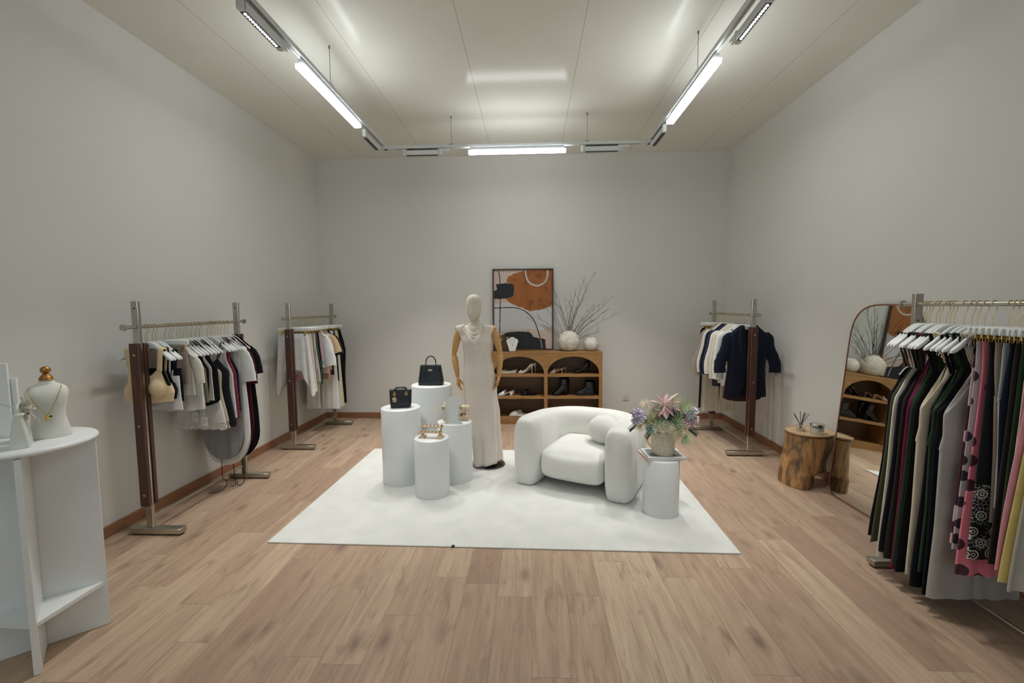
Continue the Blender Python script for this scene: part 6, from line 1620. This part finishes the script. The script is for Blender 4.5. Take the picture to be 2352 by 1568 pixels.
GLASS = thin_glass('clear_glass')
TZ = .4665
df = thing('reed_diffuser', 'small glass reed diffuser with black sticks on the stump table', 'diffuser', (2.418, 4.06, TZ))
MB().lathe([(.036, 0), (.039, .003), (.039, .040), (.034, .048), (.016, .050), (.016, .058), (.0135, .058), (.0135, .05), (.030, .046), (.0355, .038), (.0355, .006), (0, .004)], 28).build('bottle', GLASS, df, smooth=50)
MB().lathe([(.0345, .0), (.0345, .014), (0, .014)], 24).build('oil', plain('diffuser_oil', C(206, 196, 170), .2), df, (0, 0, .0065))
MB().lathe([(.0165, 0), (.0175, .002), (.0175, .010), (.0135, .012)], 20).build('collar', CHROME, df, (0, 0, .050))
for i, (dx_, dy_) in enumerate(((-.072, -.02), (-.052, .02), (-.008, .0), (.028, -.03), (.040, .02), (.034, .0), (.062, -.01))):
    MB().tube([(-dx_ * .3, -dy_ * .3, .010), (dx_ * .12, dy_ * .12, .06), (dx_, dy_, .178 - abs(dx_) * .4)], .0022, 6).build('reed_stick', INK, df)
cd = thing('candle_jar', 'white candle in a glass jar with a chrome lid on the stump table', 'candle', (2.505, 3.965, TZ))
MB().lathe([(.050, 0), (.0545, .003), (.0545, .074), (.0515, .074), (.0515, .010), (0, .008)], 36).build('jar', GLASS, cd, smooth=50)
MB().lathe([(.0505, 0), (.0505, .046), (0, .047)], 32).build('wax', plain('candle_wax', C(230, 228, 218), .5), cd, (0, 0, .0105))
MB().lathe([(.0555, 0), (.0565, .001), (.0565, .016), (.054, .0185), (0, .0188)], 40).build('lid', plain('chrome_lid', C(206, 206, 206), .08, 1.0, namt=.01), cd, (0, 0, .072), smooth=40)

# ------------------------------------------------------------------ floor mirror leaning on the right wall
fm_ = thing('floor_mirror', 'tall arched floor mirror with a thin walnut frame leaning on the right wall', 'mirror', (2.521, 3.47, .002), 0, rot=(0, 0, .018))
def mirror_outline(w, h, inset=0.0, n=18):
    hw_ = w / 2 - inset; r0 = .10 - inset; pts = []
    for i in range(7): a = PI + PI / 2 * i / 6; pts.append((-hw_ + r0 + r0 * math.cos(a), inset + r0 + r0 * math.sin(a)))
    for i in range(7): a = -PI / 2 + PI / 2 * i / 6; pts.append((hw_ - r0 + r0 * math.cos(a), inset + r0 + r0 * math.sin(a)))
    hz = h - inset; rz = .32 - inset
    for i in range(n + 1):   # soft super-elliptic top
        a = PI * i / n; c, s_ = math.cos(a), math.sin(a)
        pts.append((hw_ * math.copysign(abs(c) ** .62, c), hz - rz + rz * abs(s_) ** .72))
    return pts
MWD, MHT = .68, 1.60
TL = math.atan2(.139, 1.59)
Mx_ = Matrix.Rotation(TL, 4, 'Y')
oo = mirror_outline(MWD, MHT); ii = mirror_outline(MWD, MHT, .011)
fr = MB(); n = len(oo); vs = []
for y, z in oo: vs.append((0, y, z))
for y, z in ii: vs.append((0, y, z))
for y, z in oo: vs.append((.024, y, z))
fs = []
for i in range(n):
    j = (i + 1) % n; fs += [(i, j, n + j, n + i), (i, 2 * n + i, 2 * n + j, j)]
fs.append(tuple(2 * n + i for i in range(n)))
fr.add(vs, fs); fo = fr.build('frame', wood('mirror_frame_wood', C(112, 70, 46), C(130, 84, 56), C(146, 98, 68)), fm_); fo.rotation_euler = (0, TL, 0)
mp_ = MB(); mp_.add([(.002, y, z) for y, z in ii] + [(.006, y, z) for y, z in ii], [tuple(range(len(ii))), tuple(range(2 * len(ii) - 1, len(ii) - 1, -1))] + [(i, (i + 1) % len(ii), len(ii) + (i + 1) % len(ii), len(ii) + i) for i in range(len(ii))])
mo = mp_.build('mirror_pane', MIR, fm_, smooth=20); mo.rotation_euler = (0, TL, 0)

# ------------------------------------------------------------------ round white table at the left edge
TT = 1.0
tb = thing('round_table', 'tall white round table with crossed panel base at the left edge', 'table', (-2.335, 1.935, 0), .75)
MB().lathe([(.225, 0), (.243, .006), (.250, .014), (.250, .020), (.244, .0275), (.236, .03), (0, .03)], 72).build('tabletop', WHITE_LACQ, tb, (0, 0, TT - .03), smooth=40)
PWD = .225
for k, a in enumerate((0, PI / 2, PI, -PI / 2)):
    o = MB().box((PWD / 2 + .011, 0, (TT - .03) / 2), (PWD, .022, TT - .032), bev=.001).build('base_panel', WHITE_LACQ, tb, (0, 0, .0), (0, 0, a))
MB().box((0, 0, (TT - .03) / 2), (.022, .022, TT - .032)).build('hub_post', WHITE_LACQ, tb)
for k, a in enumerate((0, PI / 2, PI, -PI / 2)):
    MB().prism([(.011, .011), (PWD, .011), (.011, PWD)], .212, .230, axis='z').build('corner_shelf', WHITE_LACQ, tb, (0, 0, 0), (0, 0, a))
tcx, tcy = -2.335, 1.935
bu = thing('jewellery_bust', 'white velvet torso bust with a gold finial on the round table', 'jewellery stand', (-2.285, 2.0, TT), .62)
VEL = fabric('white_velvet', C(226, 224, 216)); m = MB(); rings = []
for z, hw_, hd, cy in ((0, .110, .062, 0), (.004, .112, .064, 0), (.04, .103, .060, 0), (.09, .088, .052, -.002), (.12, .086, .050, -.004), (.16, .096, .056, -.008), (.20, .108, .060, -.008), (.225, .110, .054, -.002), (.243, .098, .046, .004), (.254, .074, .038, .008), (.262, .048, .033, .009), (.272, .036, .031, .008), (.280, .034, .030, .008)):
    rings.append([(.68 * hw_ * math.copysign(abs(math.cos(a)) ** .85, math.cos(a)), cy + .8 * hd * math.sin(a), z * .97) for a in [2 * PI * j / 36 for j in range(36)]])
m.loft([[tuple(p) for p in r] for r in rings]); m.build('torso', VEL, bu, smooth=180)
BRZ = plain('antique_gold', C(166, 122, 66), .35, .9, namt=.15, nscale=60)
MB().lathe([(max(0, p.x) * .68, p.z * .66) for p in smoothpts([(a, 0, b) for a, b in ((.036, 0), (.038, .006), (.034, .012), (.036, .018), (.028, .030), (.022, .040), (.014, .046), (.016, .050), (.026, .062), (.028, .076), (.022, .090), (.010, .098), (0, .099))], 4)], 32).build('finial', BRZ, bu, (0, .006, .270), smooth=180)
gn = thing('gold_necklace', 'gold chain with a green stone pendant draped over the velvet torso bust', 'necklace', (-2.285, 2.0, TT), .62)
def bust_y(x, z): return -.066 + .9 * x * x * 3
b = MB(); b.tube(smoothpts([(-.050, .03, .242), (-.056, -.012, .240), (-.050, -.046, .216), (-.024, -.058, .160), (.010, -.0585, .118), (.034, -.057, .165), (.053, -.040, .220), (.052, -.006, .243), (.042, .03, .246)], 6), .0013, 6); b.build('chain', GOLD, gn)
b = MB(); b.sphere((.010, -.062, .106), .009, 12, 8, sc=(1, .6, 1.2)); b.sphere((.005, -.062, .093), .0055, 10, 6); b.build('pendant', GOLD, gn)
MB().sphere((.021, -.062, .107), .005, 10, 8).build('green_stone', plain('emerald_stone', C(18, 60, 44), .15), gn)
SCARF = NT('leopard_scarf'); v = SCARF.obj(); vo = SCARF.n('TexVoronoi', {'Vector': v, 'Scale': 70.0}); SCARF.bsdf(SCARF.mix(SCARF.math('LESS_THAN', (vo, 'Distance'), .28), C(196, 186, 168), C(74, 66, 58)), .5); SCARF = SCARF.m
wb = thing('handbag', 'small white handbag with a scarf tied at its handle on the round table', 'handbag', (-2.252, 1.850, TT), 2.3)
WL = plain('white_leather', C(214, 216, 208), .42, nscale=200, bs=.1); rings = []
for z, w, d in ((0, .150, .098), (.004, .154, .102), (.05, .150, .086), (.10, .142, .062), (.14, .134, .042), (.148, .132, .036)):
    rings.append([(.72 * w / 2 * math.copysign(abs(math.cos(a)) ** .2, math.cos(a)), (.62 * d / 2) * math.copysign(abs(math.sin(a)) ** .3, math.sin(a)), z) for a in [2 * PI * j / 32 for j in range(32)]])
MB().loft(rings).build('body', WL, wb, smooth=50)
MB().box((0, -.006, .145), (.099, .030, .012), bev=.004).build('flap', WL, wb)
MB().tube(smoothpts([(-.03, .0, .148), (-.029, .0, .172), (0, .0, .188), (.029, .0, .172), (.03, .0, .148)], 6), .0045, 8).build('handle', WL, wb, smooth=180)
MB().box((0, -.024, .122), (.020, .005, .012), bev=.001).build('clasp', GOLD, wb)
m = MB(); rr = random.Random(5)
for i in range(7):
    a = i * .9; d = Vector((math.cos(a) * .7, -.4 + .3 * math.sin(a * 1.7), math.sin(a) * .6)); petal(m, Vector((.018, -.012, .170)), d, rr.uniform(.035, .055), .034, rr.uniform(-.2, .6), 0, rr.uniform(0, 2))
petal(m, Vector((.018, -.016, .165)), (.0, -.45, -.9), .085, .026, -.1); m.build('scarf', SCARF, wb, smooth=180)
MB().tube(smoothpts([(.035, .0, .150), (.045, .03, .175), (.05, .10, .205), (.05, .20, .215)], 6), .011, 8, flat=.25).build('shoulder_strap', WL, wb, smooth=180)
cs = thing('display_card', 'tall white folded display card behind the handbags at the left edge', 'display card', (-2.515, 1.965, TT), .35)
MB().box((0, 0, .176), (.13, .012, .352), bev=.001).build('front_panel', PAPER, cs)
MB().box((.02, .018, .14), (.13, .012, .28), bev=.001).build('rear_panel', PAPER, cs)
